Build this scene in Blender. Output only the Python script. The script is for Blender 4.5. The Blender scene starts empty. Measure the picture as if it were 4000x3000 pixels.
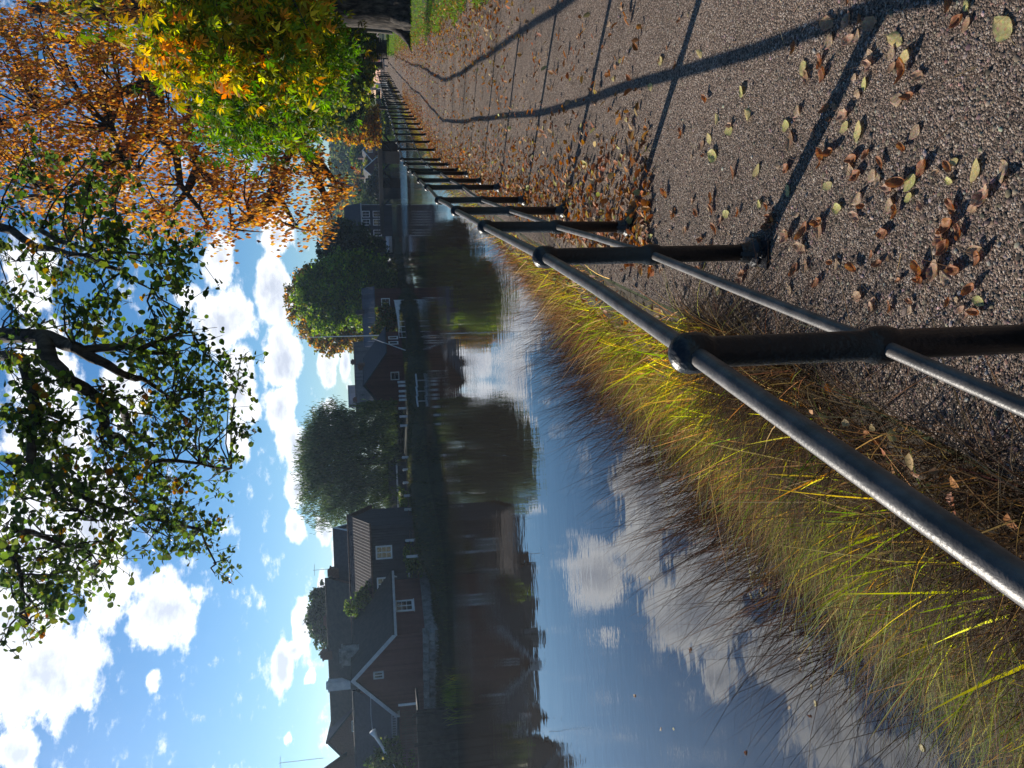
import bpy, math, random
import numpy as np
S = bpy.context.scene
COL = S.collection
rnd = random.Random(7)
rg = np.random.default_rng(11)
PI = math.pi
WZ = -2.03            # water level, path is z = 0

# ---------------------------------------------------------------- camera (phone held on its side)
FPX = 3000.0
TH, RO, EYE = math.radians(9.6), math.radians(2.2), 1.57
Fv = np.array([0, math.cos(TH), -math.sin(TH)])
U0 = np.array([0, math.sin(TH), math.cos(TH)])
R0 = np.array([1.0, 0, 0])
Uv = math.cos(RO)*U0 + math.sin(RO)*R0
Rv = math.cos(RO)*R0 - math.sin(RO)*U0
CAM = np.array([0, 0, EYE])

def ray(x, y):
    return Fv + Rv*((1500-y)/FPX) - Uv*((x-2000)/FPX)
def at(x, y, Y):                      # the point seen at photo pixel (x, y), Y metres ahead
    d = ray(x, y)
    return CAM + d*(Y/d[1])

cam_d = bpy.data.cameras.new('camera')
cam_d.sensor_width = 36; cam_d.lens = 27
cam_d.clip_start = 0.05; cam_d.clip_end = 6000
cam = bpy.data.objects.new('camera', cam_d); COL.objects.link(cam)
from mathutils import Matrix, Vector
X, Y, Z = -Uv, Rv, -Fv
cam.matrix_world = Matrix(((X[0], Y[0], Z[0], CAM[0]), (X[1], Y[1], Z[1], CAM[1]), (X[2], Y[2], Z[2], CAM[2]), (0, 0, 0, 1)))
S.camera = cam

# ---------------------------------------------------------------- helpers
def tag(o, label=None, cat=None, group=None, kind=None):
    if label: o['label'] = label
    if cat: o['category'] = cat
    if group: o['group'] = group
    if kind: o['kind'] = kind
    return o

def empty(name, loc, rz=0, label=None, cat=None, group=None):
    o = bpy.data.objects.new(name, None); COL.objects.link(o)
    o.location = tuple(float(c) for c in loc); o.rotation_euler = (0, 0, rz)
    o.empty_display_size = .2
    return tag(o, label, cat, group)

def link(name, me, m=None, parent=None, smooth=False):
    if m is not None and not me.materials: me.materials.append(m)
    o = bpy.data.objects.new(name, me); COL.objects.link(o)
    if parent: o.parent = parent
    if smooth: me.polygons.foreach_set('use_smooth', np.ones(len(me.polygons), dtype=bool))
    return o

def np_mesh(name, verts, faces_idx, face_len, colors=None):
    verts = np.asarray(verts, dtype=np.float32).reshape(-1, 3)
    fi = np.asarray(faces_idx, dtype=np.int32).ravel()
    fl = np.asarray(face_len, dtype=np.int32).ravel()
    me = bpy.data.meshes.new(name)
    me.vertices.add(len(verts)); me.vertices.foreach_set('co', verts.ravel())
    me.loops.add(len(fi)); me.loops.foreach_set('vertex_index', fi)
    me.polygons.add(len(fl))
    st = np.concatenate(([0], np.cumsum(fl)[:-1])).astype(np.int32)
    me.polygons.foreach_set('loop_start', st)
    try: me.polygons.foreach_set('loop_total', fl)
    except Exception: pass
    me.update(calc_edges=True); me.validate()
    if colors is not None:
        a = me.attributes.new('tint', 'FLOAT_COLOR', 'FACE')
        c = np.ones((len(fl), 4), dtype=np.float32); c[:, :3] = colors
        a.data.foreach_set('color', c.ravel())
    return me

class MB:                               # collects shapes for ONE mesh
    def __init__(s): s.v = []; s.f = []; s.m = []
    def add(s, v, f, mi=0):
        b = len(s.v); s.v += [tuple(float(c) for c in q) for q in v]
        s.f += [[b+i for i in q] for q in f]; s.m += [mi]*len(f)
    def box(s, c, d, rz=0, mi=0, tilt=None):
        hx, hy, hz = d[0]/2, d[1]/2, d[2]/2
        P = [(-hx,-hy,-hz),(hx,-hy,-hz),(hx,hy,-hz),(-hx,hy,-hz),(-hx,-hy,hz),(hx,-hy,hz),(hx,hy,hz),(-hx,hy,hz)]
        M = Matrix.Rotation(rz, 3, 'Z')
        if tilt is not None: M = M @ tilt
        P = [M @ Vector(p) + Vector([float(q) for q in c]) for p in P]
        s.add(P, [(0,3,2,1),(4,5,6,7),(0,1,5,4),(1,2,6,5),(2,3,7,6),(3,0,4,7)], mi)
    def hexa(s, b, t, mi=0):            # four bottom points, four top points
        s.add(list(b)+list(t), [(0,3,2,1),(4,5,6,7),(0,1,5,4),(1,2,6,5),(2,3,7,6),(3,0,4,7)], mi)
    def prism(s, poly, ext, mi=0):      # polygon swept by a vector
        n = len(poly); e = Vector([float(q) for q in ext])
        P = [Vector([float(q) for q in p]) for p in poly]
        s.add(P+[p+e for p in P], [tuple(range(n-1,-1,-1)), tuple(range(n, 2*n))]+[(i,(i+1)%n,n+(i+1)%n,n+i) for i in range(n)], mi)
    def tube(s, pts, rad, n=8, cap=True, mi=0):
        P = [np.array(p, dtype=float) for p in pts]
        if not hasattr(rad, '__len__'): rad = [rad]*len(P)
        rings = []; up = np.array([0.13, 0.27, 0.95])
        for i, p in enumerate(P):
            t = P[min(i+1, len(P)-1)] - P[max(i-1, 0)]
            t = t/(np.linalg.norm(t)+1e-9)
            a = np.cross(t, up)
            if np.linalg.norm(a) < .15: a = np.cross(t, np.array([1.0, .2, 0]))
            a /= np.linalg.norm(a); b = np.cross(t, a)
            rings.append([p + rad[i]*(math.cos(2*PI*k/n)*a + math.sin(2*PI*k/n)*b) for k in range(n)])
        v = [q for r in rings for q in r]; f = []
        for i in range(len(P)-1):
            for k in range(n):
                k2 = (k+1) % n
                f.append((i*n+k, i*n+k2, (i+1)*n+k2, (i+1)*n+k))
        if cap: f += [tuple(range(n-1,-1,-1)), tuple((len(P)-1)*n+k for k in range(n))]
        s.add(v, f, mi)
    def lathe(s, prof, n=16, c=(0,0,0), mi=0):     # profile of (r, z)
        v = []; f = []
        for r, z in prof:
            v += [(c[0]+r*math.cos(2*PI*k/n), c[1]+r*math.sin(2*PI*k/n), c[2]+z) for k in range(n)]
        for i in range(len(prof)-1):
            for k in range(n):
                k2 = (k+1) % n
                f.append((i*n+k, i*n+k2, (i+1)*n+k2, (i+1)*n+k))
        f += [tuple(range(n-1,-1,-1)), tuple((len(prof)-1)*n+k for k in range(n))]
        s.add(v, f, mi)
    def build(s, name, m, parent=None, smooth=False):
        me = bpy.data.meshes.new(name); me.from_pydata(s.v, [], s.f); me.update()
        for q in (m if isinstance(m, (list, tuple)) else [m]): me.materials.append(q)
        if len(me.materials) > 1: me.polygons.foreach_set('material_index', np.array(s.m, dtype=np.int32))
        return link(name, me, None, parent, smooth)

# ---------------------------------------------------------------- materials
def nodes(name):
    m = bpy.data.materials.new(name); m.use_nodes = True
    nt = m.node_tree; nt.nodes.clear()
    out = nt.nodes.new('ShaderNodeOutputMaterial')
    return m, nt, nt.nodes, nt.links, out

def mat(name, c1, c2=None, scale=8, rough=.7, bump=.0, bscale=None, metal=0, stretch=(1,1,1), detail=6, spec=.4, contrast=(.35,.65)):
    m, nt, N, L, out = nodes(name)
    p = N.new('ShaderNodeBsdfPrincipled'); L.new(p.outputs[0], out.inputs[0])
    p.inputs['Roughness'].default_value = rough; p.inputs['Metallic'].default_value = metal
    p.inputs['Specular IOR Level'].default_value = spec
    tc = N.new('ShaderNodeTexCoord'); mp = N.new('ShaderNodeMapping'); mp.inputs['Scale'].default_value = stretch
    L.new(tc.outputs['Object'], mp.inputs[0])
    nz = N.new('ShaderNodeTexNoise'); nz.inputs['Scale'].default_value = scale; nz.inputs['Detail'].default_value = detail
    nz.inputs['Roughness'].default_value = .65
    L.new(mp.outputs[0], nz.inputs['Vector'])
    cr = N.new('ShaderNodeValToRGB'); cr.color_ramp.elements[0].position = contrast[0]; cr.color_ramp.elements[1].position = contrast[1]
    c2 = c2 or tuple(c*1.35 for c in c1)
    cr.color_ramp.elements[0].color = (*c1, 1); cr.color_ramp.elements[1].color = (*c2, 1)
    L.new(nz.outputs[0], cr.inputs[0]); L.new(cr.outputs[0], p.inputs['Base Color'])
    if bump:
        b = N.new('ShaderNodeBump'); b.inputs['Strength'].default_value = bump; b.inputs['Distance'].default_value = .02
        n2 = N.new('ShaderNodeTexNoise'); n2.inputs['Scale'].default_value = bscale or scale*3; n2.inputs['Detail'].default_value = 4
        L.new(mp.outputs[0], n2.inputs['Vector']); L.new(n2.outputs[0], b.inputs['Height']); L.new(b.outputs[0], p.inputs['Normal'])
    return m

def striped(name, c1, c2, width, axis='X', rough=.75, depth=.5, dirt=.3, metal=0):
    """boards, tiles or ribs: a saw-tooth relief along one object axis plus weathered colour"""
    m, nt, N, L, out = nodes(name)
    p = N.new('ShaderNodeBsdfPrincipled'); L.new(p.outputs[0], out.inputs[0])
    p.inputs['Roughness'].default_value = rough; p.inputs['Metallic'].default_value = metal
    p.inputs['Specular IOR Level'].default_value = .3
    tc = N.new('ShaderNodeTexCoord'); sx = N.new('ShaderNodeSeparateXYZ'); L.new(tc.outputs['Object'], sx.inputs[0])
    if axis == 'XY':
        ad = N.new('ShaderNodeMath'); ad.operation = 'ADD'; L.new(sx.outputs['X'], ad.inputs[0]); L.new(sx.outputs['Y'], ad.inputs[1]); src = ad.outputs[0]
    else: src = sx.outputs[axis]
    dv = N.new('ShaderNodeMath'); dv.operation = 'DIVIDE'; L.new(src, dv.inputs[0]); dv.inputs[1].default_value = width
    fr = N.new('ShaderNodeMath'); fr.operation = 'FRACT'; L.new(dv.outputs[0], fr.inputs[0])
    fl = N.new('ShaderNodeMath'); fl.operation = 'FLOOR'; L.new(dv.outputs[0], fl.inputs[0])
    wn = N.new('ShaderNodeTexWhiteNoise'); wn.noise_dimensions = '1D'; L.new(fl.outputs[0], wn.inputs['W'])
    nz = N.new('ShaderNodeTexNoise'); nz.inputs['Scale'].default_value = 2.5; nz.inputs['Detail'].default_value = 8
    L.new(tc.outputs['Object'], nz.inputs['Vector'])
    mx = N.new('ShaderNodeMath'); mx.operation = 'MULTIPLY_ADD'; L.new(wn.outputs[0], mx.inputs[0]); mx.inputs[1].default_value = .45
    L.new(nz.outputs[0], mx.inputs[2])
    cr = N.new('ShaderNodeValToRGB'); cr.color_ramp.elements[0].position = .35; cr.color_ramp.elements[1].position = .95
    cr.color_ramp.elements[0].color = (*c1, 1); cr.color_ramp.elements[1].color = (*c2, 1)
    L.new(mx.outputs[0], cr.inputs[0]); L.new(cr.outputs[0], p.inputs['Base Color'])
    pg = N.new('ShaderNodeMath'); pg.operation = 'PINGPONG'; L.new(fr.outputs[0], pg.inputs[0]); pg.inputs[1].default_value = .5
    st = N.new('ShaderNodeMapRange'); L.new(pg.outputs[0], st.inputs[0]); st.inputs[1].default_value = 0; st.inputs[2].default_value = .14
    b = N.new('ShaderNodeBump'); b.inputs['Strength'].default_value = depth; b.inputs['Distance'].default_value = .03
    L.new(st.outputs[0], b.inputs['Height']); L.new(b.outputs[0], p.inputs['Normal'])
    return m

def leafmat(name, trans=.45, rough=.45, gloss=.25):
    m, nt, N, L, out = nodes(name)
    at_ = N.new('ShaderNodeAttribute'); at_.attribute_name = 'tint'
    d = N.new('ShaderNodeBsdfPrincipled'); d.inputs['Roughness'].default_value = rough; d.inputs['Specular IOR Level'].default_value = gloss
    t = N.new('ShaderNodeBsdfTranslucent'); mx = N.new('ShaderNodeMixShader'); mx.inputs[0].default_value = trans
    hs = N.new('ShaderNodeHueSaturation'); hs.inputs['Saturation'].default_value = 1.15; hs.inputs['Value'].default_value = 1.7
    L.new(at_.outputs['Color'], d.inputs['Base Color']); L.new(at_.outputs['Color'], hs.inputs['Color']); L.new(hs.outputs[0], t.inputs['Color'])
    L.new(d.outputs[0], mx.inputs[1]); L.new(t.outputs[0], mx.inputs[2]); L.new(mx.outputs[0], out.inputs[0])
    return m

M = {}
M['leaf'] = leafmat('leaf_blades', .52, .5, .14)
M['grass'] = leafmat('grass_blades', .5, .6, .08)
M['litter'] = leafmat('dry_leaves', .22, .6, .2)
M['bark'] = mat('bark', (.012,.009,.007), (.10,.082,.066), 9, .95, 1.0, 16, stretch=(1,1,.3), contrast=(.42,.66), detail=10)
M['bark_pale'] = mat('pale_bark', (.05,.042,.033), (.16,.14,.115), 5, .9, .9, 12, stretch=(1,1,.25))
M['rust_paint'] = mat('worn_black_paint', (.007,.008,.010), (.014,.014,.016), 25, .38, .25, 70, spec=.35)
M['rail'] = mat('worn_rail_paint', (.06,.054,.05), (.15,.132,.12), 14, .44, .1, 160, metal=.12, spec=.45, detail=12, contrast=(.4,.68), stretch=(1,1,1))
M['white'] = mat('white_paint', (.62,.63,.65), (.78,.78,.78), 3, .55, .05)
M['grey_white'] = mat('weathered_white', (.45,.46,.48), (.62,.62,.62), 3, .7, .1)
M['glass'] = mat('window_glass', (.012,.014,.018), (.03,.034,.04), 1.3, .06, 0, spec=.8)
M['red'] = striped('falu_red_boards', (.105,.036,.029), (.17,.072,.06), .16, 'XY', .85, .5)
M['dark_red'] = striped('dark_red_boards', (.06,.018,.016), (.11,.034,.03), .16, 'XY', .85, .5)
M['brown'] = striped('brown_boards', (.07,.042,.032), (.14,.088,.068), .2, 'XY', .85, .5)
M['black_wall'] = striped('tarred_boards', (.018,.02,.027), (.04,.042,.052), .2, 'XY', .8, .5)
M['brick'] = mat('old_brick', (.11,.055,.04), (.19,.1,.075), 9, .85, .5, 30)
M['tile'] = striped('clay_tiles', (.06,.03,.022), (.125,.068,.05), .24, 'Y', .8, .8)
M['tile_grey'] = striped('grey_tiles', (.06,.052,.05), (.12,.108,.1), .24, 'Y', .8, .8)
M['slate'] = mat('dark_roof_felt', (.02,.022,.026), (.045,.047,.052), 4, .75, .3, 20)
M['moss_roof'] = mat('mossy_roof', (.03,.03,.027), (.062,.058,.045), 3, .85, .5, 18)
M['sheet'] = striped('ribbed_sheet_roof', (.04,.046,.06), (.085,.095,.12), .6, 'Y', .42, .9, metal=.2)
M['stone'] = mat('field_stone', (.13,.125,.12), (.34,.33,.31), 2.2, .9, .9, 7)
M['wood'] = mat('old_timber', (.028,.023,.02), (.07,.058,.048), 3, .9, .6, 16, stretch=(1,1,6))
M['tar_wood'] = mat('tarred_timber', (.012,.011,.012), (.035,.032,.03), 3, .85, .6, 16)
M['cream'] = striped('peach_plaster', (.62,.4,.26), (.75,.55,.4), 1.3, 'X', .9, .4)
M['maroon'] = striped('maroon_boards', (.17,.05,.045), (.26,.09,.085), .9, 'X', .9, .5)
M['pink'] = mat('salmon_plaster', (.62,.36,.27), (.7,.45,.35), 2, .9, .2)
M['fabric'] = mat('white_canvas', (.7,.7,.72), (.82,.82,.82), 5, .8, .1)
M['alu'] = mat('dull_aluminium', (.35,.36,.38), (.5,.5,.52), 9, .45, .1, metal=.5)
for nm in ('leaf','grass'): pass
# ---------------------------------------------------------------- tuning
SKYV, CLV, EXPO, WBUMP = .70, 1.12, 0.42, .0062
# ---------------------------------------------------------------- sun, sky, clouds
SUN_EL, SUN_AZ = math.radians(24.0), math.radians(36.3)     # azimuth: degrees left of straight ahead
sl = bpy.data.lights.new('sun', 'SUN'); sl.energy = 5.0; sl.angle = math.radians(.53); sl.color = (1, .93, .82)
so = bpy.data.objects.new('sun', sl); COL.objects.link(so)
sd = Vector((-math.sin(SUN_AZ)*math.cos(SUN_EL), math.cos(SUN_AZ)*math.cos(SUN_EL), math.sin(SUN_EL)))
so.rotation_euler = (-sd).to_track_quat('-Z', 'Y').to_euler()

W = bpy.data.worlds.new('World'); S.world = W; W.use_nodes = True
nt = W.node_tree; N, L = nt.nodes, nt.links; N.clear()
out = N.new('ShaderNodeOutputWorld'); bg = N.new('ShaderNodeBackground'); L.new(bg.outputs[0], out.inputs[0])
bg.inputs[1].default_value = .1
sky = N.new('ShaderNodeTexSky'); sky.sky_type = 'NISHITA'; sky.sun_disc = False
sky.sun_elevation = SUN_EL; sky.sun_rotation = -SUN_AZ
sky.air_density = 1.0; sky.dust_density = .05; sky.ozone_density = 2.5
sat = N.new('ShaderNodeHueSaturation'); sat.inputs['Saturation'].default_value = 1.2; sat.inputs['Value'].default_value = SKYV
tintn = N.new('ShaderNodeMix'); tintn.data_type = 'RGBA'; tintn.blend_type = 'MULTIPLY'; tintn.inputs['Factor'].default_value = 1; tintn.inputs['B'].default_value = (.86,.97,1.08,1)
L.new(sky.outputs[0], tintn.inputs['A']); L.new(tintn.outputs['Result'], sat.inputs['Color'])
tc = N.new('ShaderNodeTexCoord'); sx = N.new('ShaderNodeSeparateXYZ'); L.new(tc.outputs['Generated'], sx.inputs[0])
def mth(op, a, b=None, c=None):
    n = N.new('ShaderNodeMath'); n.operation = op
    for i, q in enumerate((a, b, c)):
        if q is None: continue
        if isinstance(q, (int, float)): n.inputs[i].default_value = q
        else: L.new(q, n.inputs[i])
    return n.outputs[0]
az = mth('ARCTAN2', sx.outputs['X'], sx.outputs['Y']); el = mth('ARCSINE', sx.outputs['Z'])
cv = N.new('ShaderNodeCombineXYZ'); L.new(az, cv.inputs[0]); L.new(el, cv.inputs[1])
def noise(vec, scale, detail, rough=.55, stretch=None):
    if stretch:
        mp = N.new('ShaderNodeMapping'); mp.inputs['Scale'].default_value = stretch; L.new(vec, mp.inputs[0]); vec = mp.outputs[0]
    n = N.new('ShaderNodeTexNoise'); n.inputs['Scale'].default_value = scale; n.inputs['Detail'].default_value = detail
    n.inputs['Roughness'].default_value = rough; L.new(vec, n.inputs['Vector']); return n
wn = noise(cv.outputs[0], 7, 4, .6, (1, 1.6, 1))
vm = N.new('ShaderNodeVectorMath'); vm.operation = 'MULTIPLY_ADD'; L.new(wn.outputs['Color'], vm.inputs[0])
vm.inputs[1].default_value = (.09, .05, 0); L.new(cv.outputs[0], vm.inputs[2])
v2 = N.new('ShaderNodeVectorMath'); v2.operation = 'SUBTRACT'; L.new(vm.outputs[0], v2.inputs[0]); v2.inputs[1].default_value = (.045, .025, 0)
def azel(x, y):                       # direction of a photo pixel (2212 px wide view)
    d = ray(x*1.808, y*1.808); d = d/np.linalg.norm(d)
    return math.atan2(d[0], d[1]), math.asin(abs(d[2]))
CL = [  # centre x, y, half height, half width (2212-wide photo pixels), weight
 (95,1455,125,120,1.1),(40,1350,90,90,1),(25,1640,45,60,.9),(350,1320,85,95,1.15),(230,1270,60,90,.8),(190,1130,90,150,1.15),(60,1180,85,130,1.1),
 (120,960,85,160,1.05),(100,800,80,110,.9),(60,600,60,120,.8),(270,850,50,80,.7),
 (465,560,36,70,1),(480,700,75,90,1.15),(520,830,38,110,1.1),(520,960,28,60,.8),(410,650,40,40,.8),
 (605,520,50,60,1.1),(590,640,48,85,1.1),(610,770,55,85,1.2),(605,880,48,70,1.15),(635,960,45,60,1.1),(650,1060,36,60,1),(645,1150,26,40,.9),
 (710,790,24,55,1),(745,790,16,60,1),(705,900,24,50,.9),(700,1140,20,40,.9),(725,1190,18,45,.95),(690,660,30,70,.9),(730,430,20,40,.6),
 (655,1345,24,55,1.05),(620,1430,24,75,1.05),(645,1400,28,30,.9),(680,1490,14,18,.9),(318,1480,22,28,.8),(626,1585,9,14,.8),(695,1260,14,40,.85),
 # seen only as reflections in the near water
 (1480,1150,50,140,.0),(1560,1350,70,90,.0),(1640,1120,90,150,1.1),(1690,1420,90,90,1.1),(1580,1230,60,100,1),(1780,1560,90,140,1.05),(1950,1640,60,90,.8),(1700,900,120,160,.9),(2000,1250,90,120,.7)]
acc = None
for (x, y, hh, hw, w) in CL:
    if w <= 0: continue
    a, e = azel(x, y); ra, re = hw*1.808/FPX, hh*1.808/FPX
    s1 = N.new('ShaderNodeVectorMath'); s1.operation = 'SUBTRACT'; L.new(v2.outputs[0], s1.inputs[0]); s1.inputs[1].default_value = (a, e, 0)
    s2 = N.new('ShaderNodeVectorMath'); s2.operation = 'MULTIPLY'; L.new(s1.outputs[0], s2.inputs[0]); s2.inputs[1].default_value = (1/(ra*1.04), 1/(re*.96), 0)
    ln = N.new('ShaderNodeVectorMath'); ln.operation = 'LENGTH'; L.new(s2.outputs[0], ln.inputs[0])
    q = mth('MULTIPLY_ADD', ln.outputs['Value'], -w, w)
    acc = q if acc is None else mth('MAXIMUM', acc, q)
# loose cumulus over the rest of the sky (behind and above the view)
gn = noise(cv.outputs[0], 3.2, 3, .5, (1, 2.2, 1))
outside = mth('MULTIPLY', mth('SUBTRACT', mth('ABSOLUTE', az), .62), 4.0)
outside = mth('MAXIMUM', outside, mth('MULTIPLY', mth('SUBTRACT', el, .75), 6.0))
outside = mth('MINIMUM', mth('MAXIMUM', outside, 0), 1)
acc = mth('MAXIMUM', acc, mth('MULTIPLY', outside, mth('MULTIPLY_ADD', gn.outputs[0], 4.5, -2.75)))
acc = mth('MAXIMUM', acc, -.6)
fb = noise(cv.outputs[0], 26, 9, .62, (1, 1.7, 1))
den = mth('ADD', acc, mth('MULTIPLY_ADD', fb.outputs[0], 1.5, -.84))
al = N.new('ShaderNodeMapRange'); al.interpolation_type = 'SMOOTHSTEP'; L.new(den, al.inputs[0])
al.inputs[1].default_value = -.02; al.inputs[2].default_value = .33
fb2 = noise(v2.outputs[0], 13, 6, .6, (1, 2.0, 1))
thick = N.new('ShaderNodeMapRange'); L.new(mth('ADD', den, mth('MULTIPLY_ADD', fb2.outputs[0], 1.6, -.8)), thick.inputs[0])
thick.inputs[1].default_value = .12; thick.inputs[2].default_value = .95
cc = N.new('ShaderNodeMix'); cc.data_type = 'RGBA'; L.new(thick.outputs[0], cc.inputs['Factor'])
cc.inputs['A'].default_value = (9.6*CLV, 9.7*CLV, 9.9*CLV, 1); cc.inputs['B'].default_value = (4.6*CLV, 5.0*CLV, 5.9*CLV, 1)
mx = N.new('ShaderNodeMix'); mx.data_type = 'RGBA'; L.new(al.outputs[0], mx.inputs['Factor'])
L.new(sat.outputs[0], mx.inputs['A']); L.new(cc.outputs['Result'], mx.inputs['B'])
L.new(mx.outputs['Result'], bg.inputs[0])
S.view_settings.view_transform = 'Standard'; S.view_settings.look = 'None'
S.view_settings.exposure = EXPO; S.view_settings.gamma = 1; S.view_settings.use_curve_mapping = False
S.cycles.max_bounces = 6; S.cycles.diffuse_bounces = 3; S.cycles.glossy_bounces = 3; S.cycles.transmission_bounces = 3
S.cycles.caustics_reflective = False; S.cycles.caustics_refractive = False

# ---------------------------------------------------------------- railing line along the water
POSTS = [(-.5,-.1),(.06,1.556),(.509,2.981),(.955,4.61),(1.432,6.253),(1.93,7.932),(2.49,9.581),(2.999,11.177),(3.556,12.802),(4.023,14.271),
 (4.654,16.092),(5.285,17.888),(6.019,19.54),(6.717,21.091),(7.402,22.572),(8.007,23.924),(8.616,25.233),(9.367,26.94),(10.072,28.669)]
for k in range(1, 24):
    t = k/23; POSTS.append((10.072+(27.478-10.072)*t + rnd.uniform(-.05,.05), 28.669+(67.616-28.669)*t))
LINE = [(-30,-90),(-10,-30),(-2.2,-6)]+POSTS+[(45,118),(60,150),(76,190),(92,235),(130,330)]
LY = np.array([p[1] for p in LINE]); LX = np.array([p[0] for p in LINE])
def fx(y): return np.interp(y, LY, LX)
EDGE = [(-90,9),(-10,6.2),(2,5.4),(6,4.75),(10.188,5.163),(14.23,6.838),(18.377,8.48),(28.665,12.677),(37.731,16.601),(51.381,22.064),(70.304,30.255),(100,44),(130,60),(330,150)]
def ex(y): return np.interp(y, [p[0] for p in EDGE], [p[1] for p in EDGE])

def strips(ys, rows):                 # rows: list of functions y -> (x, z)
    v = []; f = []
    n = len(rows)
    for y in ys: v += [(r(y)[0], y, r(y)[1]) for r in rows]
    for i in range(len(ys)-1):
        for k in range(n-1): f += [i*n+k, i*n+k+1, (i+1)*n+k+1, (i+1)*n+k]
    return v, f, [4]*(len(f)//4)

M['soil'] = mat('turf_soil', (.03,.045,.012), (.06,.075,.02), 2.5, .95, .5, 40)
M['mud'] = mat('bank_soil', (.018,.013,.008), (.05,.036,.02), 5, .95, .8, 30)
ysg = np.concatenate((np.arange(-60, 0, 6), np.arange(0, 80, 1.0), np.arange(80, 330, 10)))
v, f, l = strips(ysg, [lambda y: (fx(y)-.42, 0), lambda y: (ex(y)+.3, 0), lambda y: (ex(y)+12, .0), lambda y: (ex(y)+200, 1.0), lambda y: (3000, 2)])
tag(link('ground', np_mesh('ground', v, f, l), M['soil']), kind='structure')
def slope(y): return np.interp(y, [0, 11, 16, 30], [1, 1, .8, .65])
PROF = [(.42,0),(.6,-.10),(1.0,-.5),(1.5,-1.05),(2.0,-1.6),(2.4,-1.98),(2.7,-2.15),(4.2,-3.2)]
ysb = np.concatenate((np.arange(-60, -3, 6), np.arange(-3, 30, .35), np.arange(30, 330, 8)))
def brow(o, z):
    return lambda y: (fx(y)-.42-(o-.42)*slope(y)*1.08 - (0 if o < .5 else .1*math.sin(3.1*y+o*4)+.06*math.sin(7.3*y+o)), z + (0 if o < .5 or z < -2.1 else .06*math.sin(5.1*y+o*5)))
v, f, l = strips(ysb, [brow(o, z) for o, z in PROF][::-1])
tag(link('bank', np_mesh('bank', v, f, l), M['mud'], smooth=True), kind='structure')

# gravel path -----------------------------------------------------
def gravel_mat():
    m, nt, N, L, out = nodes('gravel')
    p = N.new('ShaderNodeBsdfPrincipled'); L.new(p.outputs[0], out.inputs[0]); p.inputs['Roughness'].default_value = .85
    p.inputs['Specular IOR Level'].default_value = .3
    tc = N.new('ShaderNodeTexCoord')
    def vor(scale, feat='F1'):
        n = N.new('ShaderNodeTexVoronoi'); n.inputs['Scale'].default_value = scale; n.feature = feat; L.new(tc.outputs['Object'], n.inputs['Vector']); return n
    v1, v2_ = vor(165), vor(360)
    sep = N.new('ShaderNodeSeparateColor'); L.new(v1.outputs['Color'], sep.inputs[0])
    cr = N.new('ShaderNodeValToRGB'); E = cr.color_ramp.elements
    E[0].position = 0; E[0].color = (.034,.026,.02,1); E[1].position = 1; E[1].color = (.62,.53,.45,1)
    for pos, c in ((.3,(.135,.09,.066,1)),(.6,(.28,.195,.143,1)),(.85,(.42,.31,.235,1))):
        e = E.new(pos); e.color = c
    L.new(sep.outputs[0], cr.inputs[0])
    big = N.new('ShaderNodeTexNoise'); big.inputs['Scale'].default_value = .9; big.inputs['Detail'].default_value = 5; L.new(tc.outputs['Object'], big.inputs['Vector'])
    mr = N.new('ShaderNodeMapRange'); L.new(big.outputs[0], mr.inputs[0]); mr.inputs[1].default_value = .3; mr.inputs[2].default_value = .7; mr.inputs[3].default_value = .6; mr.inputs[4].default_value = 1.15
    mul = N.new('ShaderNodeMix'); mul.data_type = 'RGBA'; mul.blend_type = 'MULTIPLY'; mul.inputs['Factor'].default_value = 1
    L.new(cr.outputs[0], mul.inputs['A']); L.new(mr.outputs[0], mul.inputs['B']); L.new(mul.outputs['Result'], p.inputs['Base Color'])
    h = N.new('ShaderNodeMath'); h.operation = 'MULTIPLY_ADD'; L.new(v1.outputs['Distance'], h.inputs[0]); h.inputs[1].default_value = -1.0
    h2 = N.new('ShaderNodeMath'); h2.operation = 'MULTIPLY'; L.new(v2_.outputs['Distance'], h2.inputs[0]); h2.inputs[1].default_value = -.4
    L.new(h2.outputs[0], h.inputs[2])
    b = N.new('ShaderNodeBump'); b.inputs['Strength'].default_value = 1.0; b.inputs['Distance'].default_value = .012
    L.new(h.outputs[0], b.inputs['Height']); L.new(b.outputs[0], p.inputs['Normal'])
    return m
M['gravel'] = gravel_mat()
ysp = np.concatenate((np.arange(-20, 0, 2), np.arange(0, 75, .25), np.arange(75, 200, 5)))
jag = lambda y: .12*math.sin(1.7*y)+.08*math.sin(4.3*y+1)+.05*math.sin(11*y)
v, f, l = strips(ysp, [lambda y: (fx(y)-.40, .004), lambda y: (fx(y)+1, .006), lambda y: (ex(y)-.4, .006), lambda y: (ex(y)+jag(y), .004)])
tag(link('path', np_mesh('path', v, f, l), M['gravel']), kind='structure')

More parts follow.
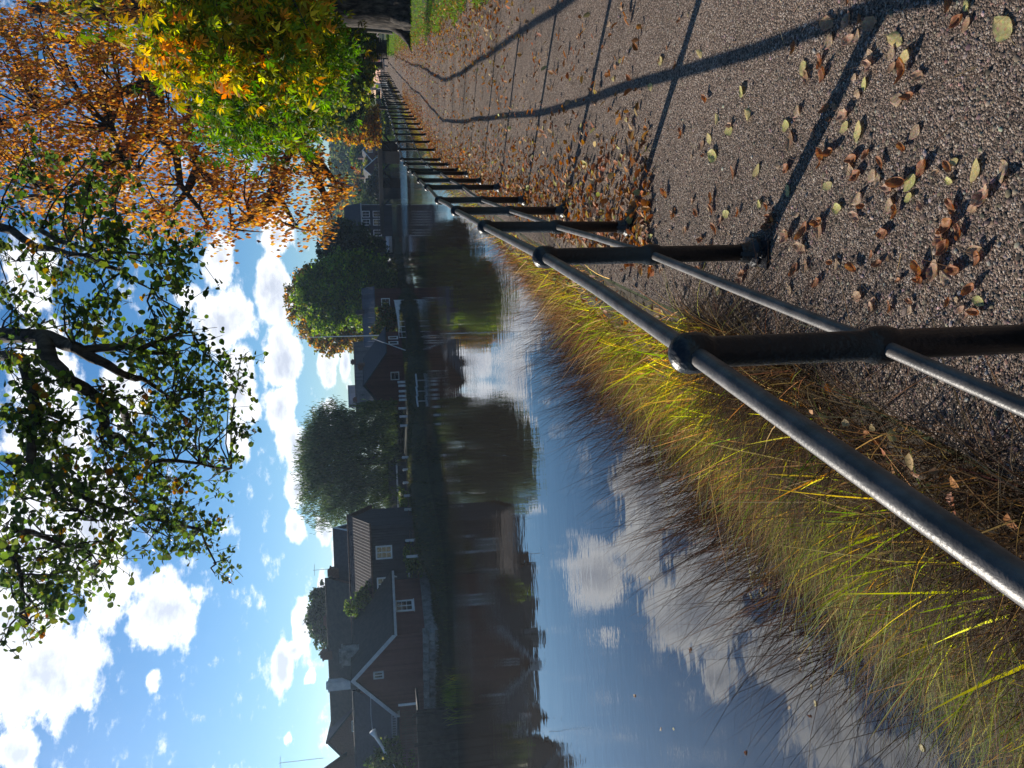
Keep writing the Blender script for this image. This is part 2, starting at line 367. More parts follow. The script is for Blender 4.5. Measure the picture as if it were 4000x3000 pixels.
# water -----------------------------------------------------------
def water_mat():
    m, nt, N, L, out = nodes('river_water')
    p = N.new('ShaderNodeBsdfPrincipled'); L.new(p.outputs[0], out.inputs[0])
    p.inputs['Base Color'].default_value = (.021,.014,.008,1); p.inputs['Roughness'].default_value = .004; p.inputs['IOR'].default_value = 1.75
    tc = N.new('ShaderNodeTexCoord')
    def nz(sc, st, det=3):
        mp = N.new('ShaderNodeMapping'); mp.inputs['Scale'].default_value = st; mp.inputs['Rotation'].default_value = (0,0,.25); L.new(tc.outputs['Object'], mp.inputs[0])
        n = N.new('ShaderNodeTexNoise'); n.inputs['Scale'].default_value = sc; n.inputs['Detail'].default_value = det; L.new(mp.outputs[0], n.inputs['Vector']); return n.outputs[0]
    a, b_, c = nz(4.2, (.8,1.5,1), 3), nz(1.05, (.6,1.3,1), 3), nz(.05, (1,1.8,1), 3)
    patch = N.new('ShaderNodeMapRange'); L.new(c, patch.inputs[0]); patch.inputs[1].default_value = .42; patch.inputs[2].default_value = .62; patch.inputs[3].default_value = .06; patch.inputs[4].default_value = .8
    so_ = N.new('ShaderNodeVectorMath'); so_.operation = 'SUBTRACT'; L.new(tc.outputs['Object'], so_.inputs[0]); so_.inputs[1].default_value = (-16, 40, WZ)
    sc_ = N.new('ShaderNodeVectorMath'); sc_.operation = 'MULTIPLY'; L.new(so_.outputs[0], sc_.inputs[0]); sc_.inputs[1].default_value = (1/11, 1/5, 0)
    le_ = N.new('ShaderNodeVectorMath'); le_.operation = 'LENGTH'; L.new(sc_.outputs[0], le_.inputs[0])
    wp_ = N.new('ShaderNodeMapRange'); L.new(le_.outputs['Value'], wp_.inputs[0]); wp_.inputs[1].default_value = .3; wp_.inputs[2].default_value = 1.2; wp_.inputs[3].default_value = 2.4; wp_.inputs[4].default_value = 0
    so2 = N.new('ShaderNodeVectorMath'); so2.operation = 'SUBTRACT'; L.new(tc.outputs['Object'], so2.inputs[0]); so2.inputs[1].default_value = (30, 98, WZ)
    sc2 = N.new('ShaderNodeVectorMath'); sc2.operation = 'MULTIPLY'; L.new(so2.outputs[0], sc2.inputs[0]); sc2.inputs[1].default_value = (1/22, 1/14, 0)
    le2 = N.new('ShaderNodeVectorMath'); le2.operation = 'LENGTH'; L.new(sc2.outputs[0], le2.inputs[0])
    wp2 = N.new('ShaderNodeMapRange'); L.new(le2.outputs['Value'], wp2.inputs[0]); wp2.inputs[1].default_value = .6; wp2.inputs[2].default_value = 1.0; wp2.inputs[3].default_value = 5; wp2.inputs[4].default_value = 0
    wps = N.new('ShaderNodeMath'); wps.operation = 'ADD'; L.new(wp_.outputs[0], wps.inputs[0]); L.new(wp2.outputs[0], wps.inputs[1]); wp_ = wps
    pa_ = N.new('ShaderNodeMath'); pa_.operation = 'ADD'; L.new(patch.outputs[0], pa_.inputs[0]); L.new(wp_.outputs[0], pa_.inputs[1])
    h = N.new('ShaderNodeMath'); h.operation = 'MULTIPLY'; L.new(a, h.inputs[0]); L.new(pa_.outputs[0], h.inputs[1])
    h2 = N.new('ShaderNodeMath'); h2.operation = 'MULTIPLY_ADD'; L.new(b_, h2.inputs[0]); h2.inputs[1].default_value = .7; L.new(h.outputs[0], h2.inputs[2])
    b = N.new('ShaderNodeBump'); b.inputs['Strength'].default_value = 1; b.inputs['Distance'].default_value = WBUMP
    L.new(h2.outputs[0], b.inputs['Height']); L.new(b.outputs[0], p.inputs['Normal'])
    return m
M['water'] = water_mat()
wme = np_mesh('water', [(-700,-70,WZ),(700,-70,WZ),(700,328,WZ),(-700,328,WZ)], [0,1,2,3], [4])
tag(link('water', wme, M['water']), kind='structure')

# ---------------------------------------------------------------- railing
rail = empty('river_railing', (POSTS[1][0], POSTS[1][1], 0), 0, 'black iron railing of round posts and two worn tube rails along the gravel path', 'railing')
RO_ = Vector(rail.location)
def pz(z, i): return (POSTS[i][0]-RO_.x, POSTS[i][1]-RO_.y, z)
sh = MB(); sh.lathe([(.034,.0),(.034,.43),(.040,.445),(.043,.46),(.043,.485),(.040,.50),(.034,.515),(.0335,.87),(.036,.878),(.042,.888),(.0445,.905),(.0445,.925),(.042,.94),(.034,.953),(.02,.962),(.006,.966)], 20)
shaft0 = sh.build('post', M['rust_paint'], rail, True)
fp = MB()
fp.lathe([(.062,.012),(.06,.03),(.045,.05),(.037,.085),(.035,.09)], 16)
fp.box((0,0,.010), (.20,.11,.014))
for s_ in (-1, 1):
    fp.lathe([(.016,.017),(.016,.034),(.009,.036),(.009,.05)], 6, (s_*.078, 0, 0))
    fp.hexa([(s_*.036,-.008,.017),(s_*.07,-.008,.017),(s_*.07,.008,.017),(s_*.036,.008,.017)],[(s_*.034,-.008,.10),(s_*.036,-.008,.10),(s_*.036,.008,.10),(s_*.034,.008,.10)])
foot0 = fp.build('foot_plate', M['rust_paint'], shaft0, False)
first = True
LEAN = []
for i, (x, y) in enumerate(POSTS):
    t = np.array(POSTS[min(i+1, len(POSTS)-1)]) - np.array(POSTS[max(i-1, 0)])
    if first: p_, q_ = shaft0, foot0; first = False
    else:
        p_ = shaft0.copy(); COL.objects.link(p_); p_.parent = rail
        q_ = foot0.copy(); COL.objects.link(q_); q_.parent = p_
    lx, ly = rnd.uniform(-.012,.012), rnd.uniform(-.012,.012)
    if i in (2,): lx -= .02
    p_.location = pz(0, i); p_.rotation_euler = (-ly, lx, math.atan2(t[1], t[0]))
    p_.rotation_euler = (Matrix.Rotation(lx, 3, 'Y') @ Matrix.Rotation(-ly, 3, 'X') @ Matrix.Rotation(math.atan2(t[1], t[0]), 3, 'Z')).to_euler()
    LEAN.append((lx, ly))
for nm, z, r in (('top_rail', .915, .0205), ('middle_rail', .472, .0165)):
    P_ = []
    for i in range(len(POSTS)):
        a = np.array(pz(z, i)) + np.array((LEAN[i][0]*z, LEAN[i][1]*z, 0))
        P_.append(a)
        if i+1 < len(POSTS):
            b = np.array(pz(z, i+1)) + np.array((LEAN[i+1][0]*z, LEAN[i+1][1]*z, 0))
            s1, s2 = rnd.uniform(-.012,.006), rnd.uniform(-.008,.008)
            for q in (.25,.5,.75): P_.append(a*(1-q)+b*q + np.array((s2, 0, s1))*(1-abs(2*q-1)))
    mb = MB(); mb.tube(P_, r, 12); mb.build(nm, M['rail'], rail, True)
# ---------------------------------------------------------------- far bank land
SHORE = [(-600,10),(-60,38),(-26,46.5),(-22,49.5),(-17,49.4),(-13.5,49.6),(-10.7,50.5),(-8.4,63),(-3,71.5),(1.5,75),(6,84),(10.5,92),(18,112),(25,134),(33,160),(46,200),(60,240),(75,330)]
SXs = np.array([p[0] for p in SHORE]); SYs = np.array([p[1] for p in SHORE])
def sy(x): return float(np.interp(x, SXs, SYs))
xs = np.concatenate((np.array([-600,-300,-150,-80,-60,-50]), np.arange(-45, 76, 1.0)))
v = []; f = []
def topz(x): return float(np.interp(x, [-30,-13.5,-11.5,-8,-3,20,30], [-1.4,-1.4,-.45,-.5,-.95,-.95,-.5]))
off = [(0,-2.5),(.4,-1.95),(.9,-1.65),(1.8,None),(3.0,None),(60,-.6),(2000,4)]
for x in xs:
    for o, z in off:
        z = topz(x)-(.2 if o == 1.8 else 0) if z is None else z
        v.append((x, sy(x)+o+(.25*math.sin(x*1.9) if 0 < o < 3 else 0), z+(.08*math.sin(x*2.7+o) if 0 < o < 3 else 0)))
n = len(off)
for i in range(len(xs)-1):
    for k in range(n-1): f += [i*n+k, (i+1)*n+k, (i+1)*n+k+1, i*n+k+1]
M['garden'] = mat('garden_turf', (.012,.017,.006), (.045,.05,.018), 1.6, .95, .8, 25)
tag(link('far_bank', np_mesh('far_bank', v, f, [4]*(len(f)//4)), M['garden']), kind='structure')

# ---------------------------------------------------------------- houses
class House:
    def __init__(s, name, label, o, yd, w, L, z0, he, hr, wall, roof, cat='house', over=.3, og=.3, barge=None, gutter=None, t=.14, raw=False):
        if not raw: o = (o[0]*.986+.0063*o[1], o[1])
        n = math.hypot(*yd); yd = (yd[0]/n, yd[1]/n)
        s.w, s.L, s.he, s.hr = w, L, he, hr
        s.root = empty(name, (o[0], o[1], z0), math.atan2(-yd[0], yd[1]), label, cat)
        mb = MB(); mb.prism([(-w/2,0,-.5),(w/2,0,-.5),(w/2,0,he),(0,0,hr-.03),(-w/2,0,he)], (0, L, 0)); s.wall = mb.build('wall', wall, s.root)
        k = (hr-he)/(w/2); mb = MB(); lx = w/2+over
        for sg in (-1, 1):
            mb.prism([(0,-og,hr+t),(0,-og,hr),(sg*lx,-og,hr-k*lx),(sg*lx,-og,hr-k*lx+t*.8)][::sg], (0, L+2*og, 0))
        mb.tube([(0,-og-.02,hr+t-.03),(0,L+og+.02,hr+t-.03)], .09, 8)
        s.roof = mb.build('roof', roof, s.root); s.k = k
        if barge:
            for yy in ((-og-.05),(L+og+.01)):
                mb = MB()
                for sg in (-1, 1):
                    mb.prism([(0,yy,hr+t+.03),(0,yy,hr+t-.30),(sg*lx,yy,hr-k*lx-.17),(sg*lx,yy,hr-k*lx+t+.02)][::sg], (0, .04, 0))
                mb.build('bargeboard', barge, s.root)
        if gutter:
            for sg in (-1, 1):
                mb = MB(); mb.box((sg*(lx-.02), L/2, hr-k*lx-.07), (.05, L+2*og, .17)); mb.build('fascia', gutter, s.root)
    def p(s, face, a, d, z):
        if face == 'front': return (a, -d, z)
        if face == 'back': return (a, s.L+d, z)
        return ((s.w/2+d) if face == 'right' else (-s.w/2-d), a, z)
    def bar(s, mb, face, a, z, wa, hz, th, d=0):
        c = s.p(face, a, d+th/2, z)
        mb.box(c, (wa, th, hz) if face in ('front','back') else (th, wa, hz))
    def window(s, face, a, z, w, h, nx=2, ny=3, m=None, case=.1, ears=False):
        m = m or M['white']; mb = MB(); c = case
        for sg in (-1, 1):
            s.bar(mb, face, a+sg*(w/2+c/2), z, c, h+2*c, .06)
        s.bar(mb, face, a, z+h/2+c/2, w, c, .058); s.bar(mb, face, a, z-h/2-c/2, w, c, .058)
        if ears: s.bar(mb, face, a, z+h/2+c+.05, w+2*c+.16, .1, .075); s.bar(mb, face, a, z-h/2-c-.03, w+2*c+.12, .06, .085)
        for i in range(1, nx): s.bar(mb, face, a-w/2+w*i/nx, z, .07 if (nx % 2 == 0 and i == nx//2) else .035, h, .05)
        for i in range(1, ny): s.bar(mb, face, a, z-h/2+h*i/ny, w, .03, .044)
        f = mb.build('window', m, s.root)
        mb = MB(); s.bar(mb, face, a, z, w, h, .012, .006); mb.build('pane', M['glass'], f)
        return f
    def door(s, face, a, z0, w, h, m, fm=None):
        mb = MB(); s.bar(mb, face, a, z0+h/2, w, h, .05); d = mb.build('door', m, s.root)
        if fm:
            mb = MB()
            for sg in (-1, 1): s.bar(mb, face, a+sg*(w/2+.05), z0+h/2, .1, h+.1, .07)
            s.bar(mb, face, a, z0+h+.05, w, .1, .068); mb.build('door_frame', fm, d)
        mb = MB(); s.bar(mb, face, a+w*.38, z0+1.0, .1, .04, .06, .05); mb.build('handle', M['alu'], d)
    def chimney(s, y, top, sx=.7, sy_=.7, m=None, x=0, cap=True):
        mb = MB(); zb = s.hr-abs(x)*s.k-.4
        mb.box((x, y, (zb+top)/2), (sx, sy_, top-zb))
        if cap: mb.box((x, y, top-.08), (sx+.14, sy_+.14, .12)); mb.box((x, y, top+.07), (sx*.7, sy_*.7, .16))
        mb.build('chimney', m or M['brick'], s.roof)
    def rel(s, p):                    # world point -> house coordinates
        a = -s.root.rotation_euler[2]; d = Vector(p)-s.root.location
        return Vector((d.x*math.cos(a)-d.y*math.sin(a), d.x*math.sin(a)+d.y*math.cos(a), d.z))

# gable house right on the stone quay (left)
gx, gd = (.93,-.36), (.36,.93)
oF = (-17.1-.93*3.2, 52+.36*3.2)
F = House('gable_cottage', 'red boarded cottage with pale bargeboards on a stone foundation by the water', oF, gd, 6.4, 7.7, -.5, 2.1, 4.75, M['red'], M['moss_roof'], barge=M['grey_white'], gutter=M['grey_white'], over=.28)
F.window('right', 3.05, 1.12, 1.0, 1.05, 2, 3, M['white'], .13, True)
F.window('front', .05, 3.05, .42, .5, 2, 1, M['grey_white'], .1)
F.chimney(2.3, 5.6, 1.3, .6, M['stone'])
mb = MB(); mb.box((3.22, 6.9, .95), (.12, 1.3, 1.9)); mb.build('porch_shade_slab', M['black_wall'], F.root)  # dark slab on the wall stands in for the shade inside the open porch
mb = MB(); mb.box((3.36,7.5,1.0),(.1,.13,2.0)); mb.box((3.36,6.9,1.98),(.1,1.3,.1)); mb.box((3.36,6.9,.62),(.08,1.2,.1))
mb.lathe([(.05,1.0),(.09,1.1),(.05,1.25),(.1,1.4),(.05,1.6),(.12,1.85)], 8, (3.4,7.3,0))
for a in (0,1): mb.prism([(3.36,7.45-a*1.1,1.93),(3.36,7.45-a*1.1,1.5),(3.36,7.05-a*.3,1.93)],(.06,0,0))
mb.build('porch_frame', M['white'], F.root)
# its foundation wall of field stones
fw = MB()
for k in range(9):
    for r_ in range(3):
        s_ = (k+.5+.25*(r_ % 2))*.78-3.5; z = -.66-r_*.42
        c = Vector((s_, -.35+rnd.uniform(-.05,.05), z)); w_, h_ = rnd.uniform(.62,.8), rnd.uniform(.34,.42)
        b_ = MB(); q = rnd.uniform(-.06,.06)
        fw.hexa([(c.x-w_/2,c.y-.3,c.z-h_/2),(c.x+w_/2,c.y-.3,c.z-h_/2+q),(c.x+w_/2,c.y+.5,c.z-h_/2),(c.x-w_/2,c.y+.5,c.z-h_/2)],
                [(c.x-w_/2+.06,c.y-.24,c.z+h_/2-q),(c.x+w_/2-.06,c.y-.24,c.z+h_/2),(c.x+w_/2,c.y+.5,c.z+h_/2),(c.x-w_/2,c.y+.5,c.z+h_/2)])
sw = empty('stone_wall', (oF[0], oF[1], 0), F.root.rotation_euler[2], 'low wall of pale field stones under the gable cottage at the water', 'stone wall')
sw.location = (F.root.location.x, F.root.location.y, 0); w_o = fw.build('stones', M['stone'], sw)
wq = MB(); wq.box((3.4, 3.7, -1.3), (.5, 8.2, 1.3)); wq.box((0,.2,-1.45),(6.9,.7,1.5)); wq.build('mortar_core', M['stone'], sw)

# low building with the ladder (far left)
J = House('low_outbuilding', 'long low red outbuilding with a grey roof and a ladder on its wall', (-23.1,57.8), (-1,.06), 5.5, 14, -.6, 2.35, 5.0, M['red'], M['slate'], over=.5)
lad = empty('ladder', (0,0,0), 0, 'pale aluminium ladder hung level on the outbuilding wall', 'ladder')
mb = MB(); a = Vector(at(1531,2790,51.6)); b = Vector(at(1533,2915,51.6)); u_ = (b-a)
for dz in (0,-.28): mb.tube([a+Vector((0,0,dz)), b+Vector((0,0,dz))], .028, 6)
mb.build('rail', M['alu'], lad); mb = MB()
for k in range(13): q = a+u_*(k+.5)/13; mb.tube([q, q+Vector((0,0,-.28))], .02, 6)
mb.build('rungs', M['alu'], lad)
# white parasol, folded and leaning
pr = empty('folded_parasol', at(1506,2938,50.5), 0, 'folded white parasol leaning over the fence by the dark landing stage', 'parasol')
a, b = Vector(at(1506,2938,50.5)), Vector(at(1455,2856,50.5)); d = (b-a); o0 = Vector(pr.location)
mb = MB(); mb.tube([a-o0, a+d*.15-o0, a+d*.3-o0, a+d*.75-o0, a+d-o0], [.13,.10,.09,.12,.24], 10); mb.build('canopy', M['fabric'], pr, True)
mb = MB(); mb.tube([a-d*.9-o0, a+d*1.03-o0], .022, 6); mb.build('pole', M['white'], pr)
mb = MB(); mb.tube([b-o0, Vector(at(1449,2790,50.5))-o0, Vector(at(1448,2712,50.6))-o0], .014, 5); mb.build('cord', M['white'], pr)

Hh = House('brick_gable_house', 'tall house with a dull red gable wall behind the long roofs at far left', (-29.2,64), (-.12,1), 7.6, 9, -.5, 4.0, 7.45, M['brick'], M['slate'], og=.25)
Hh.window('front', 1.0, 5.2, .75, .6, 1, 1, M['grey_white'], .06)
I_ = House('long_roof_house', 'dark roofed long house at the far left edge with a thin chimney mast', (-30.5,61), (-1,.02), 9, 16, -.5, 4.8, 8.1, M['brick'], M['slate'], over=.4)
I_.chimney(1.2, 9.0, .7, .7); I_.window('left', 4, 2.4, .8, 1.1, 2, 3); I_.window('left', 8, 2.4, .8, 1.1, 2, 3)
G = House('back_house', 'wide dark roofed house rising behind the gable cottage with a white chimney', (-16.7,66.5), (-1,.05), 8.5, 12.8, -.5, 3.4, 7.25, M['brick'], M['moss_roof'], over=.35, gutter=M['grey_white'])
G.chimney(6.2, 7.9, .7, .7); G.chimney(8.2, 7.4, .8, .7, M['grey_white'], x=-1.6)
K = House('black_roof_house', 'house with a black roof, white gable end and stepped chimneys left of the willow', (-12.6,67.2), (-1,.04), 7.2, 8.2, -.5, 3.4, 6.5, M['grey_white'], M['slate'], over=.3, barge=M['white'])
K.chimney(3.5, 7.1, .8, .8); K.chimney(5.1, 6.9, .7, .7); K.chimney(7.6, 7.6, .9, .9)
K.window('front', .4, 4.6, .5, .6, 2, 1)
Eh = House('tile_roof_house', 'dark boarded house with a reddish tile roof behind the hedge', (-10.6,61.5), (-1,.05), 6.4, 9.5, -.7, 3.65, 5.2, M['black_wall'], M['tile'], over=.35)
Eh.window('left', 2.0, 2.6, .8, 1.0, 2, 3, M['white'], .11); Eh.window('left', 4.4, 2.6, .8, 1.0, 2, 3, M['white'], .11); Eh.window('left', 7.6, 2.6, .8, 1.0, 2, 3, M['white'], .11)

# red gable house in the middle, behind the white posts
D = House('red_gable_house', 'dark red gable house with a white deck rail, right of the willow', (.05,85), (.46,.88), 6.9, 6.2, -.75, 1.95, 4.2, M['dark_red'], M['slate'], over=.45, og=.4)
D.window('front', .9, .9, .8, .75, 1, 2, M['grey_white'], .09)
D.window('right', 3.0, .9, .5, .8, 1, 1, M['white'], .14); D.window('right', 4.4, .9, .5, .8, 1, 1, M['white'], .14)
D.chimney(4.5, 4.85, .6, .6)
dk = MB()
for k in range(4): dk.box((4.9, 1.2+k*1.5, -.1), (.055,.055,.85))
dk.box((4.9, 3.45, .3), (.05, 4.7, .05)); dk.box((4.9,3.45,-.02),(.04,4.7,.04)); dk.build('deck_rail', M['white'], D.root)
mb = MB(); mb.box((4.2, 3.45, -.5), (1.5, 4.9, .12)); mb.build('deck', M['wood'], D.root)
Dt = House('grey_tile_house', 'long house with a grey ribbed tile roof behind the red gable house', (5.6,106), (-1,.02), 8, 9.5, -.6, 3.4, 5.6, M['brown'], M['tile_grey'], over=.3)
Dt.chimney(2.4, 6.1, .7, .7); Dt.chimney(7.5, 6.0, .6, .6)
Db = House('distant_blue_house', 'small blue grey house far behind, just right of the willow', (-.3,140), (-1,0), 6, 3.4, -.6, 6.7, 8.0, M['black_wall'], M['sheet'])
Db.window('left', 1.0, 5.9, .9, 1.1, 2, 2); Db.window('left', 2.4, 5.9, .9, 1.1, 2, 2)

C_ = House('dark_roof_cottage', 'dark red cottage with a blue black ribbed roof below the bright green tree', (12.2,99.4), (-1,.06), 5.0, 7.0, -.75, 2.95, 4.25, M['dark_red'], M['sheet'], over=.35, og=.25)
C_.window('left', 1.75, 1.5, .85, .85, 2, 2, M['white'], .12); C_.window('front', -.6, 1.5, .9, .9, 2, 2, M['white'], .12)
C_.chimney(2.8, 5.1, .75, .6, M['black_wall'])
bf = empty('board_fence', at(1560,1310,93), 0, 'white board fence in front of the dark roof cottage', 'fence')
a, b = Vector(at(1552,1172,94)), Vector(at(1578,1316,91.5)); o0 = Vector(bf.location)
for k in range(6):
    p0, p1 = a+(b-a)*(k/6+.004), a+(b-a)*((k+1)/6-.004)
    mb = MB(); e = Vector((0,.04,0)); mb.hexa([p0-o0+Vector((0,0,-.42)),p1-o0+Vector((0,0,-.42)),p1-o0+e+Vector((0,0,-.42)),p0-o0+e+Vector((0,0,-.42))],[p0-o0+Vector((0,0,.4)),p1-o0+Vector((0,0,.4)),p1-o0+e+Vector((0,0,.4)),p0-o0+e+Vector((0,0,.4))])
    mb.build('board_panel', M['white'], bf)
mb = MB()
for k in range(7): q = a+(b-a)*k/6-o0; mb.box((q.x, q.y+.1, q.z-.3), (.08,.08,1.5))
mb.build('posts', M['grey_white'], bf)

# big house by the bridge
A = House('slate_roof_house', 'two storey dark house with a slate roof and white windows beside the bridge', (34.6,150.5), (-1,.1), 7.6, 7.6, -1, 5.5, 8.3, M['black_wall'], M['slate'], over=.3, og=.3, gutter=M['grey_white'])
for s_ in (1.7, 3.2, 5.2):
    A.window('left', s_, 4.35, .95, 1.2, 2, 2, M['white'], .12); A.window('left', s_, 2.3, .95, 1.3, 2, 1, M['white'], .12)
A.chimney(3.2, 9.3, .6, .6, M['black_wall']); A.chimney(4.4, 9.5, .6, .6, M['black_wall'])
mb = MB(); mb.box((0, -.06, 2.3), (7.55,.1,5.6)); mb.build('lit_gable_slab', M['grey_white'], A.root)  # paler slab: the lit look of this gable end is put into its colour
A2 = House('brown_plank_house', 'brown plank walled storehouse between the slate roof house and the trees', (26.6,141), (-1,.12), 6, 4.6, -1, 4.7, 6.6, M['brown'], M['slate'], over=.15)
A2.door('left', 3.0, .9, .9, 1.6, M['dark_red']); A2.door('left', 3.0, 3.0, .9, 1.4, M['dark_red']); A2.window('left', 1.1, 3.9, .5, .7, 1, 1, M['brown'], .06)
for i, (x, y, Yd, sc, lb) in enumerate(((1532,968,128,1.0,'pale tarpaulin covered boat on the bank below the brown storehouse'),(1528,985,131,.8,'smaller covered boat beside the pale tarpaulin boat by the storehouse'))):
    p = at(x, y, Yd); bt = empty('covered_boat', p, .4*i, lb, 'boat')
    mb = MB(); R_ = []
    for k in range(9):
        t = k/8; wd = .75*sc*math.sin(PI*min(1, .25+t*.75))+.03; R_.append([(-1.9*sc+3.8*sc*t, -wd, .55*sc),(-1.9*sc+3.8*sc*t, -wd*.6, 0.0),(-1.9*sc+3.8*sc*t, wd*.6, 0),(-1.9*sc+3.8*sc*t, wd, .55*sc),(-1.9*sc+3.8*sc*t, 0, 1.0*sc)])
    vv = [q for r_ in R_ for q in r_]; ff = [(k*5+j, k*5+(j+1)%5, k*5+5+(j+1)%5, k*5+5+j) for k in range(8) for j in range(5)]+[(0,4,3,2,1),(40,41,42,43,44)]
    hull = MB(); hull.add(vv, [q for q in ff]); hull.build('cover', M['grey_white'], bt)
    kb = MB(); kb.box((0,0,-.25),(3.0*sc,.5*sc,.5)); kb.build('keel_trestle', M['wood'], bt)

# pale old-town houses at the far end of the path
for nm, lb, x0, x1, Yd, w_, r_, hh, ww in (('peach_house','peach coloured house at the far end of the path, left of the tree trunk',2816,2780,122,'cream','tile',7,8),('maroon_house','maroon boarded house at the end of the path between two pale houses',2780,2738,121,'maroon','tile',6.2,8),('salmon_house','salmon plastered house at the end of the path behind the railing',2734,2692,124,'pink','tile',6.6,8)):
    a, b = at(1470, 3000-x0, Yd), at(1470, 3000-x1, Yd); w = abs(a[0]-b[0])
    h_ = House(nm, lb, (max(a[0],b[0]), Yd), (-1,0), 7, w, -.1, hh-1.6, hh+1.2, M[w_], M[r_], over=.3, og=.02, raw=True)
    for k in range(3):
        h_.window('left', w*(k+.5)/3, 1.6, .7, 1.2, 2, 2, M['white'], .09); h_.window('left', w*(k+.5)/3, 3.9, .7, 1.1, 2, 2, M['white'], .09)
    h_.door('left', w*.34, .1, .8, 2.0, M['wood'])
Wl = House('cream_house', 'small cream house beyond the bend, behind the quay railing', (66.5,158), (-1,.1), 6, 6.5, 0, 3.4, 5.4, M['cream'], M['slate'])
for k in range(3): Wl.window('left', 1.2+k*2, 1.8, .7, 1.1, 2, 2)

# cottage under the wooded hill
R1 = House('hill_cottage', 'dark red cottage with white bargeboards below the wooded hill, above the bridge', (70.5,232), (-.22,1), 8, 9, -1, 2.5, 5.6, M['dark_red'], M['slate'], barge=M['white'], over=.5)
R1.window('front', 0, 3.4, 1.0, 1.2, 2, 3); R1.window('front', -2.2, 1.2, 1.0, 1.2, 2, 2); R1.window('front', 2.2, 1.2, 1.0, 1.2, 2, 2); R1.chimney(4, 7, .8, .8)
R2 = House('lower_hill_cottage', 'second red cottage with a steep white edged gable, seen over the middle of the bridge', (63.2,226), (-.3,1), 7, 8, -1, 2.0, 5.4, M['dark_red'], M['slate'], barge=M['white'], over=.4)
R2.window('front', 0, 1.6, 1.0, 1.2, 2, 2); R2.chimney(4, 6.6, .8, .8)
R3 = House('grey_hill_house', 'dark gabled house between the two red hill cottages', (69.6,246), (-.25,1), 6, 9, .5, 2.6, 5.0, M['black_wall'], M['slate'], over=.4)
R3.window('front', 0, 4.2, 1.0, 1.1, 2, 2)

# ---------------------------------------------------------------- wooden bridge on timber piers
br = empty('wooden_bridge', at(1486,620,120), 0, 'dark timber bridge on two broad piers crossing the river far ahead', 'bridge')
o0 = Vector(br.location); a = Vector(at(1500,846,136)); b = Vector(at(1477,440,118))
a.z, b.z = .72, .72; d = (b-a).normalized(); nrm = Vector((-d.y, d.x, 0)); Lb = (b-a).length
ang = math.atan2(d.y, d.x)
mid = (a+b)/2-o0
mb = MB(); mb.box((mid.x, mid.y, a.z-o0.z), (Lb+6, 2.6, .22), ang); mb.build('deck', M['wood'], br)
mb = MB()
for s_ in (-1.15, 1.15): mb.box((mid.x+nrm.x*s_, mid.y+nrm.y*s_, a.z-o0.z-.34), (Lb+6, .28, .46), ang)
mb.build('beams', M['tar_wood'], br)
for (x0, x1) in ((2434,2377),(2290,2237)):
    xm = (x0+x1)/2; best = min((abs((1500+3000*(a+(b-a)*t).dot(Vector(Rv))/1 if False else 0)), t) for t in (0,)) if False else None
    # find where along the deck the pier stands
    ts = np.linspace(-.1, 1.1, 400); us = []
    for t in ts:
        q = np.array(a+(b-a)*float(t))-CAM; us.append(1500+FPX*(q@Rv)/(q@Fv))
    t = float(ts[int(np.argmin(np.abs(np.array(us)-xm)))])
    q = a+(b-a)*t-o0; wd = abs(x0-x1)*(a+(b-a)*t).y/FPX*1.0
    mb = MB(); zt, zb = a.z-o0.z-.57, WZ-o0.z-.6
    mb.box((q.x, q.y, (zt+zb)/2), (wd, 2.3, zt-zb), ang)
    for k in range(9):
        z = zb+(zt-zb)*(k+.5)/9
        for s_ in (-1,1): mb.box((q.x+nrm.x*s_*1.19, q.y+nrm.y*s_*1.19, z), (wd+.12, .1, (zt-zb)/9-.04), ang)
    pier = mb.build('pier', M['tar_wood'], br)
    for s_ in (-1, 1):
        mb = MB(); p0 = q+d*(s_*wd/2)+Vector((0,0,zt-1.3-q.z)); p1 = q+d*(s_*(wd/2+1.9))+Vector((0,0,zt+.05-q.z))
        for w_ in (-1, 1): mb.tube([p0+nrm*w_, p1+nrm*w_], .13, 6)
        mb.build('brace', M['tar_wood'], pier)
for side in (-1, 1):
    mb = MB()
    n_ = int(Lb/2.6)
    mb.box((mid.x+nrm.x*side*1.2, mid.y+nrm.y*side*1.2, a.z-o0.z+.42), (Lb+5,.06,.08), ang)
    for k in range(n_): q = a-o0+d*(k*2.6); mb.box((q.x+nrm.x*side*1.2, q.y+nrm.y*side*1.2, a.z-o0.z+.27), (.08,.08,.4), ang)
    mb.build('hand_rail', M['tar_wood'], br)

# quay wall with white railing past the end of the railing
qw = empty('quay_wall', (27.0,69,0), 0, 'pale stone quay wall running on past the end of the black railing', 'wall')
P_ = [(26.9,69.5),(33,84),(41.5,106),(43,112)]
mb = MB()
for i in range(3):
    a_, b_ = Vector((P_[i][0]-27,P_[i][1]-69,0)), Vector((P_[i+1][0]-27,P_[i+1][1]-69,0)); dd = (b_-a_); m_ = (a_+b_)/2
    mb.box((m_.x, m_.y, -1.15), (dd.length+.2, .7, 2.4), math.atan2(dd.y, dd.x))
mb.build('stones', M['stone'], qw)
qr = empty('quay_railing', (27.0,69,.05), 0, 'thin white railing standing on the pale quay wall', 'railing')
tot = []
for i in range(3):
    a_, b_ = Vector((P_[i][0]-27,P_[i][1]-69,0)), Vector((P_[i+1][0]-27,P_[i+1][1]-69,0)); k = int((b_-a_).length/2.2)
    tot += [a_+(b_-a_)*(j/k) for j in range(k)]
mb = MB()
for q in tot: mb.box((q.x, q.y, .45), (.07,.07,.95))
mb.build('posts', M['grey_white'], qr); mb = MB()
for z in (.45,.9): mb.tube([q+Vector((0,0,z)) for q in tot], .03, 6)
mb.build('rails', M['grey_white'], qr)

